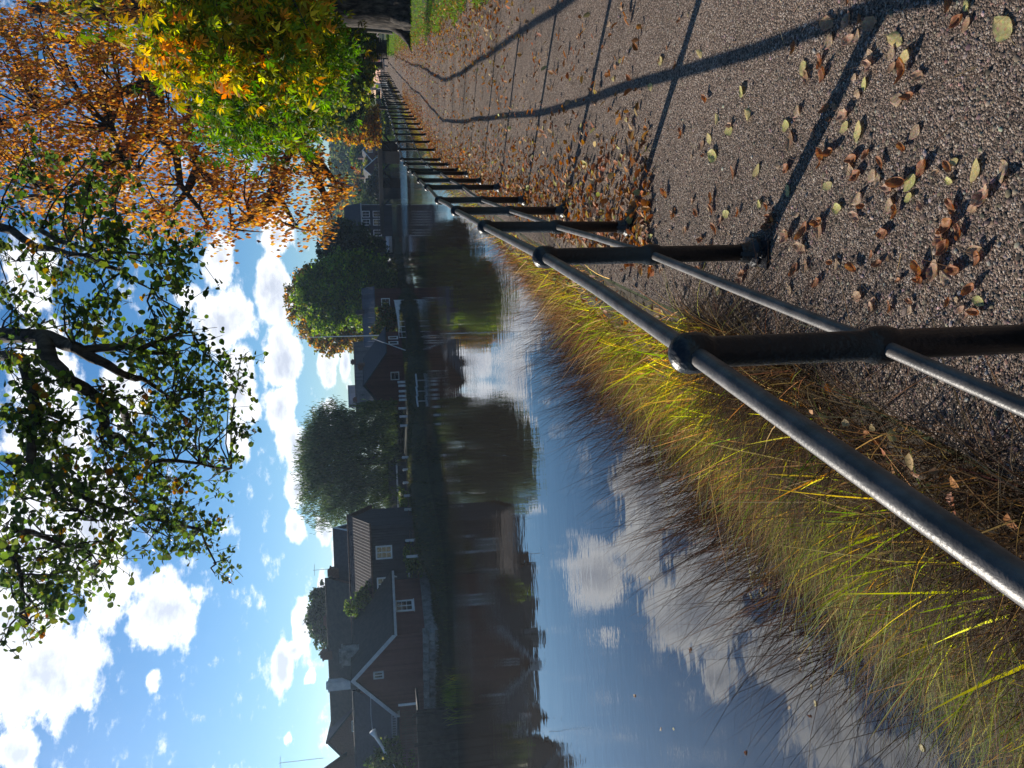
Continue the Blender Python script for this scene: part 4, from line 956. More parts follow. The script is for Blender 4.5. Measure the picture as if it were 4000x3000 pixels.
for j, pl in enumerate(limbs):
    P_ = [at(x*s_, y*s_, Yd)-gb for x, y, Yd in pl]; LP.append([q+gb for q in P_])
    r0_ = (.30 if j in (0,1,2,3,4,5) else .17); n_ = len(P_)
    mb.tube(P_, [r0_*(1-.85*i/(n_-1)) for i in range(n_)], 8)
for j in range(5):                                # join limbs to the trunk
    q = LP[j][0]-gb; z0_ = 2.8+.7*j
    mb.tube([(-.1,0,z0_), (q*.5+np.array((0,0,(z0_+q[2])*.12))), q], [.36,.3,.24], 8)
allp = np.array([q for l_ in LP for q in l_])
REG = [(90,300,95),(60,200,90),(40,100,90),(60,400,85),(150,150,90),(180,260,90),(170,350,90),(120,440,80),(250,130,80),(270,250,80),(250,350,80),(240,430,75),(200,470,50),(330,330,75),(350,250,75),(340,430,70),(330,480,40),
 (400,300,70),(410,400,75),(400,470,50),(450,440,60),(470,370,70),(470,490,32),(500,430,65),(500,490,36),(540,440,55),(550,370,70),(560,480,28),(590,420,55),(600,340,65),(620,470,40),(640,400,60),(650,490,34),(660,350,50),(680,440,45),(690,490,30),(700,400,40),(715,450,30),(732,405,16),(650,288,22),(600,260,60),(540,260,70),(480,260,60),(420,180,70),(340,120,70),(300,60,70),(190,60,70),(100,30,60),(0,40,60),(0,150,70),(0,260,80),(0,350,70)]
cc = []; cr_ = []
for (x, y, r) in REG:
    k_ = max(4, int((r/16)**2))
    for _ in range(k_):
        a = rnd.uniform(0, 2*PI); q = r*math.sqrt(rnd.random()); Yd = rnd.uniform(22.6, 27.5) if y < 380 else rnd.uniform(23.2, 26)
        cc.append(at((x+q*math.cos(a))*s_, (y+q*math.sin(a))*s_, Yd)); cr_.append(rnd.uniform(.16,.34))
cc = np.array(cc); cr_ = np.array(cr_)
n_ = rg.poisson(25, len(cc)); idx = np.repeat(np.arange(len(cc)), n_)
P_ = cc[idx]+rg.normal(size=(len(idx), 3))*cr_[idx][:, None]*np.array([.9,.9,.7])
tint = palette(len(P_), [(.42,.19,.06),(.50,.26,.08),(.34,.13,.04),(.54,.33,.10),(.22,.09,.03),(.28,.24,.04)], [4,4,3,2,1.5,.8])
rust_c = leaf_mesh('crown', P_-gb, .135*(.6+.8*rg.random(len(P_))), OVAL, tint, .0, None, True)
link('crown', rust_c, M['leaf'], gt)
for q in cc[::3]:                                   # twigs reach from the nearest limb to the leaf clumps
    d_ = np.linalg.norm(allp-q, axis=1); a_ = allp[int(np.argmin(d_+rg.random(len(d_))*.5))]
    if np.linalg.norm(a_-q) < 4: mb.tube([a_-gb, (a_*.55+q*.45)-gb+np.array([0,0,.12]), q-gb], [.045,.03,.010], 4, False)
# crown out of the picture, towards the lawn
P2, i2, c2 = crown_points([(17,31,9,6,6,5),(20,30,7,4,5,3.5),(13,34,11,6,5,4)], 500, 16, .5, .4)
link('upper_crown', leaf_mesh('upper', P2-gb, .2*(.6+.8*rg.random(len(P2))), OVAL, palette(len(P2), ORNG), .0, None, True), M['leaf'], gt)
mb.build('trunk', M['bark'], gt, True)

# yellow-green horse chestnut hanging in from the right --------------------
hb_ = np.array((10.6, 14.6, 0.0))
ht = empty('yellowing_chestnut_tree', hb_, 0, 'nearer chestnut tree whose big green and yellow palm leaves hang in from the right', 'tree')
REG2 = [(340,130,30,0),(390,90,45,0),(345,50,40,0),(450,60,60,0),(450,130,60,0),(480,200,60,1),(470,270,45,1),(520,60,70,0),(540,130,60,0),(520,230,60,1),(540,285,36,1),(590,70,60,0),(600,150,55,0),(580,220,55,1),(600,270,40,1),(640,240,40,1),(650,160,50,0),(650,90,50,0),(650,30,50,0),(580,10,50,0),(480,10,50,0),(690,200,40,1),(660,290,20,1),(690,130,45,1),(390,30,50,0),(560,310,18,1),(500,300,22,1),(640,300,14,1),(720,120,36,1),(720,60,36,1)]
cc = []; ty = []
for (x, y, r, g_) in REG2:
    for _ in range(int(r*r*.0085)+2):
        a = rnd.uniform(0, 2*PI); q = r*math.sqrt(rnd.random())
        cc.append(at((x+q*math.cos(a))*s_, (y+q*math.sin(a))*s_, rnd.uniform(11.5,15.5) if g_ == 0 else rnd.uniform(12.5,17))); ty.append(g_)
cc = np.array(cc); ty = np.array(ty)
n_ = rg.poisson(10, len(cc)); idx = np.repeat(np.arange(len(cc)), n_); P_ = cc[idx]+rg.normal(size=(len(idx), 3))*np.array([.24,.24,.17])
tint = np.where(ty[idx][:, None] == 1, palette(len(P_), [(.05,.11,.015),(.085,.17,.022),(.13,.21,.026),(.2,.24,.03)], [4,4,2,1]), palette(len(P_), [(.17,.26,.03),(.34,.35,.035),(.55,.42,.045),(.55,.27,.04),(.08,.15,.02)], [3,3,2,1.4,2.4]))
tint = np.clip(tint*(1+rg.normal(size=(len(cc), 1))*.28)[idx]*np.where((rg.random((len(cc), 1)) < .16)[idx], np.array([1.5,.8,.8]), 1), .01, .9)
link('crown', leaf_mesh('crown', P_-hb_, np.where(ty[idx] == 1, .23, .29)*(.65+.6*rg.random(len(P_))), PALM, tint, .05), M['leaf'], ht)
P2, i2, c2 = crown_points([(10.5,15.5,6.5,3.6,3.4,2.6),(12.5,13,6,3.5,3.5,3),(11,15,9,3.5,3.5,2.5)], 260, 9, .5, .4)
link('upper_crown', leaf_mesh('upper', P2-hb_, .36*(.65+.6*rg.random(len(P2))), PALM, palette(len(P2), YELG), .5), M['leaf'], ht)
mb = MB(); mb.tube([(0,0,-.3),(0,0,.2),(0,0,1),(.05,.1,3),(.1,.2,5),(0,.3,7.5)], [.75,.55,.45,.42,.34,.18], 16)
tg2 = cc[rg.choice(len(cc), 60, replace=False)]
for j, q in enumerate(tg2):
    z0_ = rnd.uniform(2.6, 6); q = q-hb_; st_ = np.array((.05,.15,z0_)); e = q-st_
    mb.tube([st_, st_+e*.35+np.array((0,0,.5)), st_+e*.72+np.array((0,0,.35)), q], [.10 if j < 12 else .03, .06 if j < 12 else .022, .03 if j < 12 else .014, .008], 5, False)
mb.build('trunk', M['bark'], ht, True)

# overhanging lime tree -------------------------------------------------------
lb_ = np.array((6.6, 5.2, 0.0))
lt = empty('overhanging_lime_tree', lb_, 0, 'lime tree whose leafy branches hang down into the sky over the water', 'tree')
A_ = lambda X, Y: (X*.482, 900+Y*.482)
B_ = lambda X, Y: (X*.6028, 1600+Y*.6028)
LC = [(1450,100,110),(1540,200,90),(1400,160,90),(1250,120,110),(1330,380,110),(1230,500,90),(1450,420,80),(1280,280,90),(1150,260,100),(1000,270,80),(860,250,100),(700,200,110),(560,240,110),(400,250,120),(930,60,120),(750,80,120),(560,60,120),(300,330,120),(130,250,150),(880,540,90),(760,560,100),(640,620,100),(520,600,80),(700,740,110),(560,760,100),(430,720,90),(820,800,80),(780,900,60),(1500,660,90),(1450,760,90),(1260,720,100),(1190,800,80),(1580,850,70),(1400,870,100),(1220,880,110),(1080,920,110),(1050,1010,110),(1180,1080,120),(1330,980,120),(1500,970,110),(1620,950,60),(1700,1040,70),(1560,1100,100),(1420,1130,110),(1850,1180,90),(1950,1050,50),(1900,1240,70),(1760,1250,60),(1300,1200,110),(1440,1250,110),(1580,1280,100),(1680,1380,80),(1850,1430,50),(1760,1520,50),(1900,1590,60),(1600,1420,110),(1450,1400,120),(1330,1330,120),(1180,1330,100),(1080,1350,80),(960,1300,80),(840,1260,80),(800,1330,60),(1250,1500,110),(1400,1550,110),(1550,1550,100),(1650,1560,80),(1000,1450,90),(870,1470,70),(1050,1560,70),(450,930,50),(460,1080,60),(500,1270,90),(380,1100,80),(250,1130,110),(150,1200,110),(120,1050,90),(60,950,90),(100,1350,120),(250,1330,110),(380,1400,100),(150,1480,130),(300,1500,120),(480,1520,100),(600,1560,60),(100,620,110),(60,430,120),(200,560,80),(180,700,50)]
LD = [(80,50,110),(250,80,100),(420,90,60),(250,200,90),(380,230,60),(130,330,110),(300,330,100),(450,330,80),(620,200,70),(720,250,100),(850,150,60),(700,330,110),(560,420,110),(430,430,110),(250,420,110),(100,430,100),(820,330,100),(960,350,100),(1100,330,100),(1220,340,90),(1350,350,70),(1450,320,50),(1530,380,45),(1150,130,90),(1280,120,90),(1250,230,70),(1330,270,35),(1050,220,70),(1500,80,40),(1540,150,25),(1080,450,80),(1200,480,80),(1350,460,70),(950,480,90),(820,500,100),(680,520,110),(600,600,100),(450,570,90),(320,560,90),(150,580,110),(50,530,100),(60,720,90),(180,700,60),(350,650,70),(500,700,50),(640,720,90),(760,650,100),(880,620,100),(1000,600,110),(1100,640,110),(1030,720,120),(1150,740,110),(1250,720,90),(1330,740,80),(1390,790,60),(1380,880,55),(1430,980,50),(1390,1060,36),(1220,830,100),(1100,830,100),(950,800,80),(930,900,55),(1230,910,50),(740,800,80),(650,850,70),(680,950,80),(600,1000,100),(480,930,90),(380,900,90),(250,950,120),(100,930,120),(30,850,90),(60,1060,110),(200,1060,120),(330,1070,100),(470,1080,90),(600,1110,70),(490,1190,60),(380,1150,70),(180,1200,80),(130,1270,80),(230,1280,70),(200,1370,55),(310,1290,45),(180,1430,22),(20,1530,50),(400,820,60),(350,750,40)]
Cl = [(*A_(a, b), r*.482) for a, b, r in LC]+[(*B_(a, b), r*.6028) for a, b, r in LD]
Cl += [(x, y, 60) for x, y in ((120,700),(260,760),(60,820),(380,830),(200,880),(320,650),(480,900),(100,600),(0,700),(430,740),(350,720))]
Cl = [c for c in Cl if rnd.random() < .97]
BR = [[A_(-160,830),A_(0,850),A_(390,860),A_(620,950),A_(650,975),A_(960,945),A_(1100,980),A_(1350,1000)],
      [A_(620,950),A_(860,1080),A_(1100,1200),A_(1200,1230),A_(1450,1380)],
      [A_(370,870),A_(420,1080),A_(560,1220),A_(820,1380),A_(1000,1450),A_(1100,1650),A_(1250,1750)],
      [A_(830,1400),A_(850,1560),A_(900,1659),B_(800,200),B_(1000,330),B_(1300,350),B_(1500,380)],
      [A_(-160,-60),A_(100,0),A_(300,140),A_(560,190),A_(700,200),A_(1000,260)],
      [A_(330,0),A_(560,110),A_(900,180),A_(1230,200),A_(1450,130)],
      [A_(-100,1020),A_(180,1040),A_(300,1450),B_(200,330),B_(330,440),B_(600,600),B_(900,700),B_(1300,780),B_(1400,1000)],
      [B_(30,320),B_(300,430),B_(420,600),B_(640,720)],[B_(100,780),B_(320,840),B_(560,900),B_(640,1000)],[B_(-100,700),B_(60,900),B_(150,1200),B_(190,1380)],
      [A_(700,200),A_(1000,330),A_(1230,480)],[A_(1100,980),A_(1400,860),A_(1560,830)]]
mb = MB(); bp = []
def ldep(x, y): return 8.2+1.0*math.sin(x*.004+y*.0023)+.0006*(x)
for j, pl in enumerate(BR):
    P_ = [at(x, y, ldep(x, y)) for x, y in pl]; n_ = len(P_)
    r0_ = .085 if j in (0,2) else (.055 if j in (1,3,4,6) else .03)
    Q_ = []
    for i in range(n_-1):
        for t in (0,.5): Q_.append(P_[i]*(1-t)+P_[i+1]*t + (np.array((rnd.uniform(-.03,.03), rnd.uniform(-.05,.05), rnd.uniform(-.02,.03))) if t else 0))
    Q_.append(P_[-1]); k_ = len(Q_)
    mb.tube([q-lb_ for q in Q_], [r0_*(1-.82*i/(k_-1)) for i in range(k_)], 8, False); bp += Q_
for j in (0, 4, 6):                                     # main boughs run up and back to the trunk
    q = at(*BR[j][0], ldep(*BR[j][0]))-lb_
    mb.tube([(0,0,3.6+.5*j*.5), q*.4+np.array((0,0,4.6)), q*.75+np.array((0,0,2.9)), q*.95+np.array((0,0,.7)), q], [.2,.16,.12,.10,.09], 8, False)
mb.tube([(0,0,-.3),(0,0,.15),(0,0,1),(.05,0,3),(0,.1,6),(.1,0,9)], [.55,.38,.3,.27,.2,.1], 14)
bp = np.array(bp)
LPt = []; LTn = []; LFr = []
for (x, y, r) in Cl:
    Yd = ldep(x, y)+rnd.uniform(-.8,.8); c = at(x, y, Yd); R_ = r*Yd/FPX
    d_ = np.linalg.norm(bp-c, axis=1); a_ = bp[int(np.argmin(d_))]
    mb.tube([a_-lb_, (a_*.6+c*.4)-lb_+np.array((0,0,.05)), c-lb_], [.012,.009,.006], 5, False)
    dens = int(1.15*(r/10.5)**2)+3
    for k in range(max(3, int(dens/4.9))):                    # sprays: a drooping twig with leaves along it
        a = rnd.uniform(0, 2*PI); q = R_*math.sqrt(rnd.random())
        s0 = c+np.array((q*math.cos(a), rnd.gauss(0, R_*.6), q*math.sin(a)))
        dr = np.array((rnd.gauss(-.3,.6), rnd.gauss(0,.5), rnd.gauss(-.45,.35))); dr /= np.linalg.norm(dr); ln_ = rnd.uniform(.16,.34)
        mb.tube([c-lb_, s0-lb_, s0+dr*ln_-lb_], [.005,.004,.0025], 3, False)
        nn = rnd.randint(6, 10); t = rg.random(nn); LPt.append(s0+dr*ln_*t[:, None]+rg.normal(size=(nn, 3))*.035)
        dead = rnd.random()
        LTn.append(palette(nn, [(.065,.10,.026),(.10,.145,.03),(.14,.19,.04),(.045,.07,.024)], [3,3,2,2]) if dead > .06 else palette(nn, [(.32,.22,.03),(.28,.12,.03),(.2,.2,.03)]))
LPt = np.concatenate(LPt); LTn = np.concatenate(LTn)
link('crown', leaf_mesh('crown', LPt-lb_, .057*(.7+.55*rg.random(len(LPt))), LIME, LTn, .25), M['leaf'], lt)
mb.build('trunk', M['bark'], lt, True)
P2, i2, c2 = crown_points([(5.5,5.5,7.5,3,3,2.4),(7.5,6,6.5,2.6,2.6,2.2),(6.5,4,9,2.5,2.5,2)], 260, 20, .32, .4)
link('upper_crown', leaf_mesh('upper', P2-lb_, .07*(.7+.55*rg.random(len(P2))), LIME, palette(len(P2), GREEN), .25), M['leaf'], lt)
# ---------------------------------------------------------------- grasses and rushes on the bank
def bank_z(o, y):
    return np.interp(o, [p[0] for p in PROF], [p[1] for p in PROF])
def bank_x(o, y):
    return fx(y)-.42-(o-.42)*slope(y)*1.08
def blades(name, root, h, az_, lean, curl, w, tint, seg=5):
    n = len(root); t = np.linspace(0, 1, seg+1)
    d = np.stack((np.cos(az_), np.sin(az_), np.zeros(n)), 1); s_ = np.stack((-np.sin(az_+rg.normal(size=n)*.8), np.cos(az_+rg.normal(size=n)*.8), np.zeros(n)), 1)
    V_ = np.zeros((n, seg+1, 2, 3))
    for i, q in enumerate(t):
        c = root + d*((lean*q+curl*q*q)*h)[:, None] + np.array([0,0,1.0])*((q*np.sqrt(np.clip(1-lean*lean*.6, .1, 1))-.55*curl*q*q*np.minimum(1, curl+.4))*h)[:, None]
        ww = (w*(1-.93*q**1.6)*(.75+.25*min(1, q*4)))[:, None]*.5
        V_[:, i, 0] = c-s_*ww; V_[:, i, 1] = c+s_*ww
    base = (np.arange(n)*(seg+1)*2)[:, None, None]
    k = np.arange(seg)[:, None]*2
    F_ = base + np.concatenate((k, k+1, k+3, k+2), 1)[None]
    return np_mesh(name, V_.reshape(-1, 3), F_.reshape(-1), np.full(n*seg, 4), np.repeat(tint, seg, axis=0))
def clumped(nc, per, orange, yrange, spread, ypow=1.0):
    o = rg.uniform(*orange, nc); y = yrange[0]+(yrange[1]-yrange[0])*rg.random(nc)**ypow
    k = rg.poisson(per, nc); i = np.repeat(np.arange(nc), k)
    oo = np.clip(o[i]+rg.normal(size=len(i))*spread, .40, 3.2); yy = y[i]+rg.normal(size=len(i))*spread
    return oo, yy, i, nc
AZ_OUT = math.radians(165)
parts = []
def grass_set(name, nc, per, orr, yr, spread, h, w, lean, curl, cols, wts=None, ypow=1.0, azs=.9, az0=AZ_OUT, seg=5, cj=.12, azc=.7):
    oo, yy, i, nc = clumped(nc, per, orr, yr, spread, ypow); n = len(oo)
    root = np.stack((bank_x(oo, yy), yy, np.maximum(bank_z(oo, yy), WZ-.25)-.02), 1)
    ca = rg.normal(size=nc)*azc; a = az0+ca[i]+rg.normal(size=n)*azs
    ct = (1+rg.normal(size=(nc, 1))*cj)[i]
    tint = np.clip(palette(n, cols, wts)*ct, .003, .9)
    me = blades(name, root, rg.uniform(*h, n), a, np.abs(rg.normal(size=n))*lean[1]+lean[0], np.abs(rg.normal(size=n))*curl[1]+curl[0], rg.uniform(*w, n), tint, seg)
    return me
YG = [(.27,.32,.04),(.46,.43,.06),(.17,.24,.035),(.6,.47,.09),(.56,.33,.09)]
RU = [(.21,.105,.055),(.30,.155,.07),(.14,.075,.042),(.40,.27,.14),(.08,.047,.03)]
DK = [(.035,.02,.012),(.06,.035,.018),(.10,.06,.03),(.02,.014,.01)]
def add_grass(me, name, label):
    tag(link(name, me, M['grass']), label, 'grass', kind='stuff')
add_grass(grass_set('bank_grass', 165, 36, (.8,1.7), (.9,6.5), .09, (.22,.58), (.006,.014), (.02,.5), (.1,.7), YG, [3,3,2.5,1.8,1.2], azs=1.9, cj=.4, azc=1.5), 'bank_grass', 'tufts of yellow green grass across the middle of the bank below the railing')
add_grass(grass_set('shoulder_grass', 95, 34, (.48,.95), (2.6,9), .08, (.15,.4), (.004,.009), (.05,.5), (.1,.5), YG+RU, [2,2,2,2,2,2,3,2,3,2], azs=1.9, cj=.3), 'shoulder_grass', 'small orange and green tufts at the upper edge of the bank')
add_grass(grass_set('russet_grass', 470, 46, (1.15,2.35), (2.3,13), .12, (.28,.72), (.004,.009), (.0,.45), (.05,.6), RU, [3,3,2.4,1.6,2.6], azs=1.9, cj=.5, azc=1.5), 'russet_grass', 'russet dead grass matting the lower slope of the bank')
add_grass(grass_set('dead_grass_blades', 240, 120, (.42,1.2), (-.4,3.6), .13, (.12,.42), (.0025,.0055), (.2,.8), (.2,.7), [(.05,.03,.018),(.085,.05,.026),(.14,.085,.04),(.03,.02,.014),(.2,.13,.06)], [3,3,2,2,1], azs=1.8, cj=.3), 'dead_grass', 'dark brown dead grass under the nearest railing post')  # dead grass in a darker brown palette
add_grass(grass_set('sedge', 110, 40, (1.1,1.95), (.6,4.2), .11, (.3,.66), (.006,.011), (.05,.4), (.35,.6), [(.14,.21,.03),(.24,.28,.04),(.36,.34,.07),(.08,.13,.02),(.42,.34,.1)], [3,3,2,2.4,1], seg=7, az0=math.radians(185), azs=1.5, cj=.28), 'sedge', 'arching pale green sedge hanging over the near water')
add_grass(grass_set('rushes', 270, 12, (2.25,3.0), (5.0,13.5), .15, (.95,1.85), (.006,.0105), (.02,.24), (.05,.28), [(.022,.014,.011),(.035,.02,.013),(.07,.04,.024),(.012,.009,.008)], [3,3,1,2], seg=6, az0=math.radians(200), azs=.6, azc=.5), 'rushes', 'thin dark rushes standing in the shallow water below the bank')
add_grass(grass_set('water_rushes', 60, 10, (2.6,3.2), (4.2,9), .16, (.8,1.5), (.004,.007), (.15,.5), (.15,.5), [(.03,.02,.014),(.07,.05,.03),(.018,.014,.012)], seg=6, az0=math.radians(200), azs=.9), 'bent_rushes', 'bent rush stems leaning far out over the open water')
add_grass(grass_set('far_bank_grass', 380, 40, (.55,2.2), (11,40), .2, (.15,.4), (.006,.012), (.1,.3), (.2,.5), YG[:2]+RU, None), 'edge_grass', 'mixed autumn grass on the bank farther along the railing')
add_grass(grass_set('verge_grass', 240, 16, (.02,.42), (15,66), .12, (.05,.16), (.008,.014), (.1,.4), (.2,.5), [(.10,.13,.03),(.2,.17,.05),(.25,.17,.06)], None), 'verge_grass', 'thin strip of grass at the foot of the railing far along the path')

n = 5200                                   # flattened straw-coloured mats
oo, yy, i, nc = clumped(90, 55, (1.0,2.2), (1.6,11), .14); root = np.stack((bank_x(oo, yy), yy, bank_z(oo, yy)+.03+.12*rg.random(len(oo))), 1)
a = (rg.uniform(0, 2*PI, nc))[i]+rg.normal(size=len(oo))*.35
add_grass(blades('straw_mats', root, rg.uniform(.3,.65,len(oo)), a, rg.uniform(.75,.98,len(oo)), rg.uniform(0,.35,len(oo)), rg.uniform(.004,.009,len(oo)), palette(len(oo), [(.36,.26,.14),(.26,.17,.09),(.46,.36,.2),(.16,.1,.055)], [3,3,1.5,2]), 4), 'straw_mats', 'flattened straw coloured grass lying in mats on the bank')

# lawn on the right
n = 90000
y = 8+62*rg.random(n)**1.5; x = ex(y)+.05+rg.random(n)**1.3*np.minimum(16, y*.35+2)
jg = .12*np.sin(1.7*y)+.08*np.sin(4.3*y+1)+.05*np.sin(11*y)
root = np.stack((x+jg, y, np.zeros(n)), 1)
me = blades('lawn', root, rg.uniform(.04,.10,n), rg.uniform(0,2*PI,n), rg.uniform(.1,.7,n), rg.uniform(0,.6,n), rg.uniform(.006,.010,n)*(1+y*.02), palette(n, [(.12,.23,.03),(.17,.29,.04),(.21,.30,.05),(.24,.23,.06)], [3,3,2,1]), 2)
tag(link('lawn', me, M['grass']), 'mown green lawn to the right of the gravel path', 'lawn', kind='stuff')

# ---------------------------------------------------------------- fallen leaves
def leaf_shape(name, cols, curl, roll, wav, wid=.42, seed=1, stem=True):
    r_ = random.Random(seed); nu, nv_ = 8, 12; v = []; f = []
    for j in range(nv_+1):
        t = j/nv_; w = wid*(math.sin(PI*min(1, t*.97+.02))**.75)*(1-.45*t)+.004
        for i in range(nu+1):
            s_ = -1+2*i/nu; x = s_*w*(1+.07*math.sin(9*t+i)); y_ = t-.5
            z = curl*(2*t-1)**2*.25 + roll*s_*s_*w*.9 + wav*math.sin(s_*5+t*7+seed)*.05*abs(s_) - .03*abs(abs(s_)-.0)*(1 if j % 2 else 0)*.6
            v.append((x*(1-.25*abs(roll)*abs(s_)), y_, z+.02))
    for j in range(nv_):
        for i in range(nu): a = j*(nu+1)+i; f += [a, a+1, a+nu+2, a+nu+1]
    nf = nu*nv_
    if stem:
        b = len(v); v += [(-.006,-.5,.02),(.006,-.5,.02),(.03,-.85,.05),(.02,-.86,.05)]; f += [b, b+1, b+2, b+3]; nf += 1
    tint = palette(nf, cols, None, .10)
    me = np_mesh(name, v, f, [4]*nf, tint); me.materials.append(M['litter']); me.polygons.foreach_set('use_smooth', np.ones(nf, dtype=bool)); return me
LM = {
 'yellow': [leaf_shape('leaf_y1', [(.6,.5,.22),(.54,.45,.19)], .25, .12, .3, .46, 1), leaf_shape('leaf_y2', [(.54,.44,.2),(.48,.40,.16)], .5, -.2, .5, .42, 2), leaf_shape('leaf_y3', [(.6,.52,.22),(.5,.45,.16)], .2, .35, .4, .5, 3)],
 'tan': [leaf_shape('leaf_t1', [(.42,.27,.16),(.34,.2,.12)], .6, .45, 1.4, .42, 4), leaf_shape('leaf_t2', [(.36,.2,.12),(.46,.3,.2)], .9, .6, 1.8, .4, 5), leaf_shape('leaf_t3', [(.5,.36,.24),(.38,.26,.16)], .5, -.3, 1.4, .44, 6)],
 'rust': [leaf_shape('leaf_r1', [(.33,.14,.06),(.26,.10,.045)], 1.3, .8, .9, .34, 7), leaf_shape('leaf_r2', [(.38,.18,.08),(.28,.12,.055)], 1.0, 1.0, 1.6, .4, 8), leaf_shape('leaf_r3', [(.23,.09,.045),(.31,.14,.065)], .7, .6, 2.0, .42, 9)]}
def ground(x, y, z=0.0):
    d = ray(x, y); t = (z-EYE)/d[2]; return CAM+d*t
LBL = {'yellow': 'pale yellow leaf lying nearly flat on the gravel path', 'tan': 'crumpled tan leaf lying on the gravel path', 'rust': 'curled rust brown leaf standing up off the gravel path'}
placed = []
def fallen(p, kind, size, lift=0.004, name='fallen_leaf', labels=LBL, group=None, flat=.13):
    o = bpy.data.objects.new(name, rnd.choice(LM[kind])); COL.objects.link(o)
    o.location = (p[0], p[1], p[2]+lift); o.rotation_euler = (rnd.gauss(0, flat), rnd.gauss(0, flat), rnd.uniform(0, 2*PI)); o.scale = (size, size, size*rnd.uniform(.35,1))
    tag(o, labels[kind], 'leaf', group or ('%s leaves scattered on the gravel' % kind)); return o
R4 = lambda X, Y: (1900+X*.9494, Y*.9494)
MAN = {'yellow': [(2130,115,.085),(1690,165,.075),(720,250,.08),(1308,285,.07),(1080,475,.08),(1115,700,.075),(2015,700,.07),(1535,540,.075),(880,220,.06),(950,490,.06),(920,570,.06),(935,640,.09),(1450,858,.06),(1740,815,.05),(990,880,.06),(1560,345,.05),(1910,745,.035)],
 'tan': [(1410,100,.09),(1410,170,.08),(1490,90,.07),(1500,160,.065),(1590,95,.085),(1580,270,.075),(1690,410,.07),(1255,580,.09),(1765,545,.06),(2125,710,.085),(2060,800,.08),(1240,970,.09),(1300,1020,.085),(1850,1115,.08),(1530,815,.07)],
 'rust': [(1725,290,.085),(1510,650,.075),(1530,720,.07),(1800,690,.075),(1710,750,.085),(1380,250,.06),(1640,960,.07),(1240,690,.07),(1020,710,.07),(740,790,.08),(930,860,.07),(775,880,.07),(1420,630,.08),(1160,850,.05),(1905,930,.08),(1790,1110,.07),(1935,1110,.065),(1270,1110,.07),(1360,1165,.07),(2000,1180,.06),(2030,1060,.06),(1615,1085,.05),(945,940,.08),(1310,950,.09),(880,1110,.09),(1180,900,.09),(1165,930,.08)]}
for kd, l_ in MAN.items():
    for X_, Y_, sz in l_: p = ground(*R4(X_, Y_), .006); placed.append(p); fallen(p, kd, sz*.9)
cnt = 0
while cnt < 215:
    px, py = 1750+2100*rnd.random()**1.8, rnd.uniform(0, 1250); p = ground(px, py, .006)
    if p[1] > 14 or p[0] < fx(p[1])-.3 or p[0] > ex(p[1])-.2: continue
    edge = math.exp(-max(0, p[0]-fx(p[1])-.15)/.5)
    if rnd.random() > .22+.8*edge: continue
    fallen(p, rnd.choices(['yellow','tan','rust'], [1,3,4])[0], rnd.uniform(.03,.065)); cnt += 1
# the rest of the leaf litter
def litter(name, P_, size, cols, w=None, label='', flat=.9):
    tint = palette(len(P_), cols, w); t_, b_, n_ = rot_rand(len(P_), flat)
    SHP = (np.array([(0,-.5,.0),(.3,-.15,.10),(.2,.25,.14),(0,.55,.05),(-.22,.25,.12),(-.3,-.15,.13)]), [(0,1,2,3),(0,3,4,5)])
    tag(link(name, leaf_mesh(name, P_, size, SHP, tint, 0, (t_, b_, n_)), M['litter']), label, 'leaf litter', kind='stuff')
LCOL = [(.38,.14,.035),(.30,.10,.03),(.46,.22,.06),(.42,.28,.14),(.5,.42,.14),(.22,.09,.04)]
n = 9000
y = 4.2+34*rg.random(n)**1.25; d_ = np.where(rg.random(n) < .72, -.25+np.abs(rg.normal(size=n))*.42, .0)
u_ = rg.random(n); x = np.where(d_ != 0, fx(y)+d_, fx(y)+u_*(ex(y)-fx(y)))
litter('leaf_litter', np.stack((x, y, np.full(n, .014)+.02*rg.random(n)), 1), rg.uniform(.03,.075,n), LCOL, [4,3,2,2,1.2,2], 'drift of rust brown leaves along the foot of the railing')
n = 3600
y = 8+40*rg.random(n)**1.4; x = ex(y)+rg.normal(size=n)*.45
far_ = rg.random(n) < .12; x = np.where(far_, ex(y)+rg.random(n)*6, x)
litter('lawn_edge_litter', np.stack((x, y, np.full(n, .02)+.03*rg.random(n)), 1), rg.uniform(.04,.085,n), LCOL, [3,2,3,4,1,1], 'dry leaves gathered along the edge of the lawn')
n = 3500
oo = rg.uniform(.4, 2.2, n); yy = rg.uniform(-.2, 12, n)
litter('bank_litter', np.stack((bank_x(oo, yy), yy, bank_z(oo, yy)+.03+.12*rg.random(n)), 1), rg.uniform(.03,.06,n), LCOL, None, 'brown leaves caught in the grass of the bank')
n = 2600
y = 1+9*rg.random(n)**1.3; x = fx(y)-.3+rg.random(n)*5
tint = palette(n, [(.3,.2,.12),(.2,.12,.07),(.4,.32,.22)])
a = rg.uniform(0, 2*PI, n); 
me = blades('straw', np.stack((x, y, np.full(n, .012)), 1), rg.uniform(.03,.11,n), a, np.full(n, .98), np.zeros(n), rg.uniform(.0015,.003,n), tint, 2)
tag(link('straw', me, M['grass']), 'bits of straw and leaf stalks strewn on the gravel', 'straw', kind='stuff')

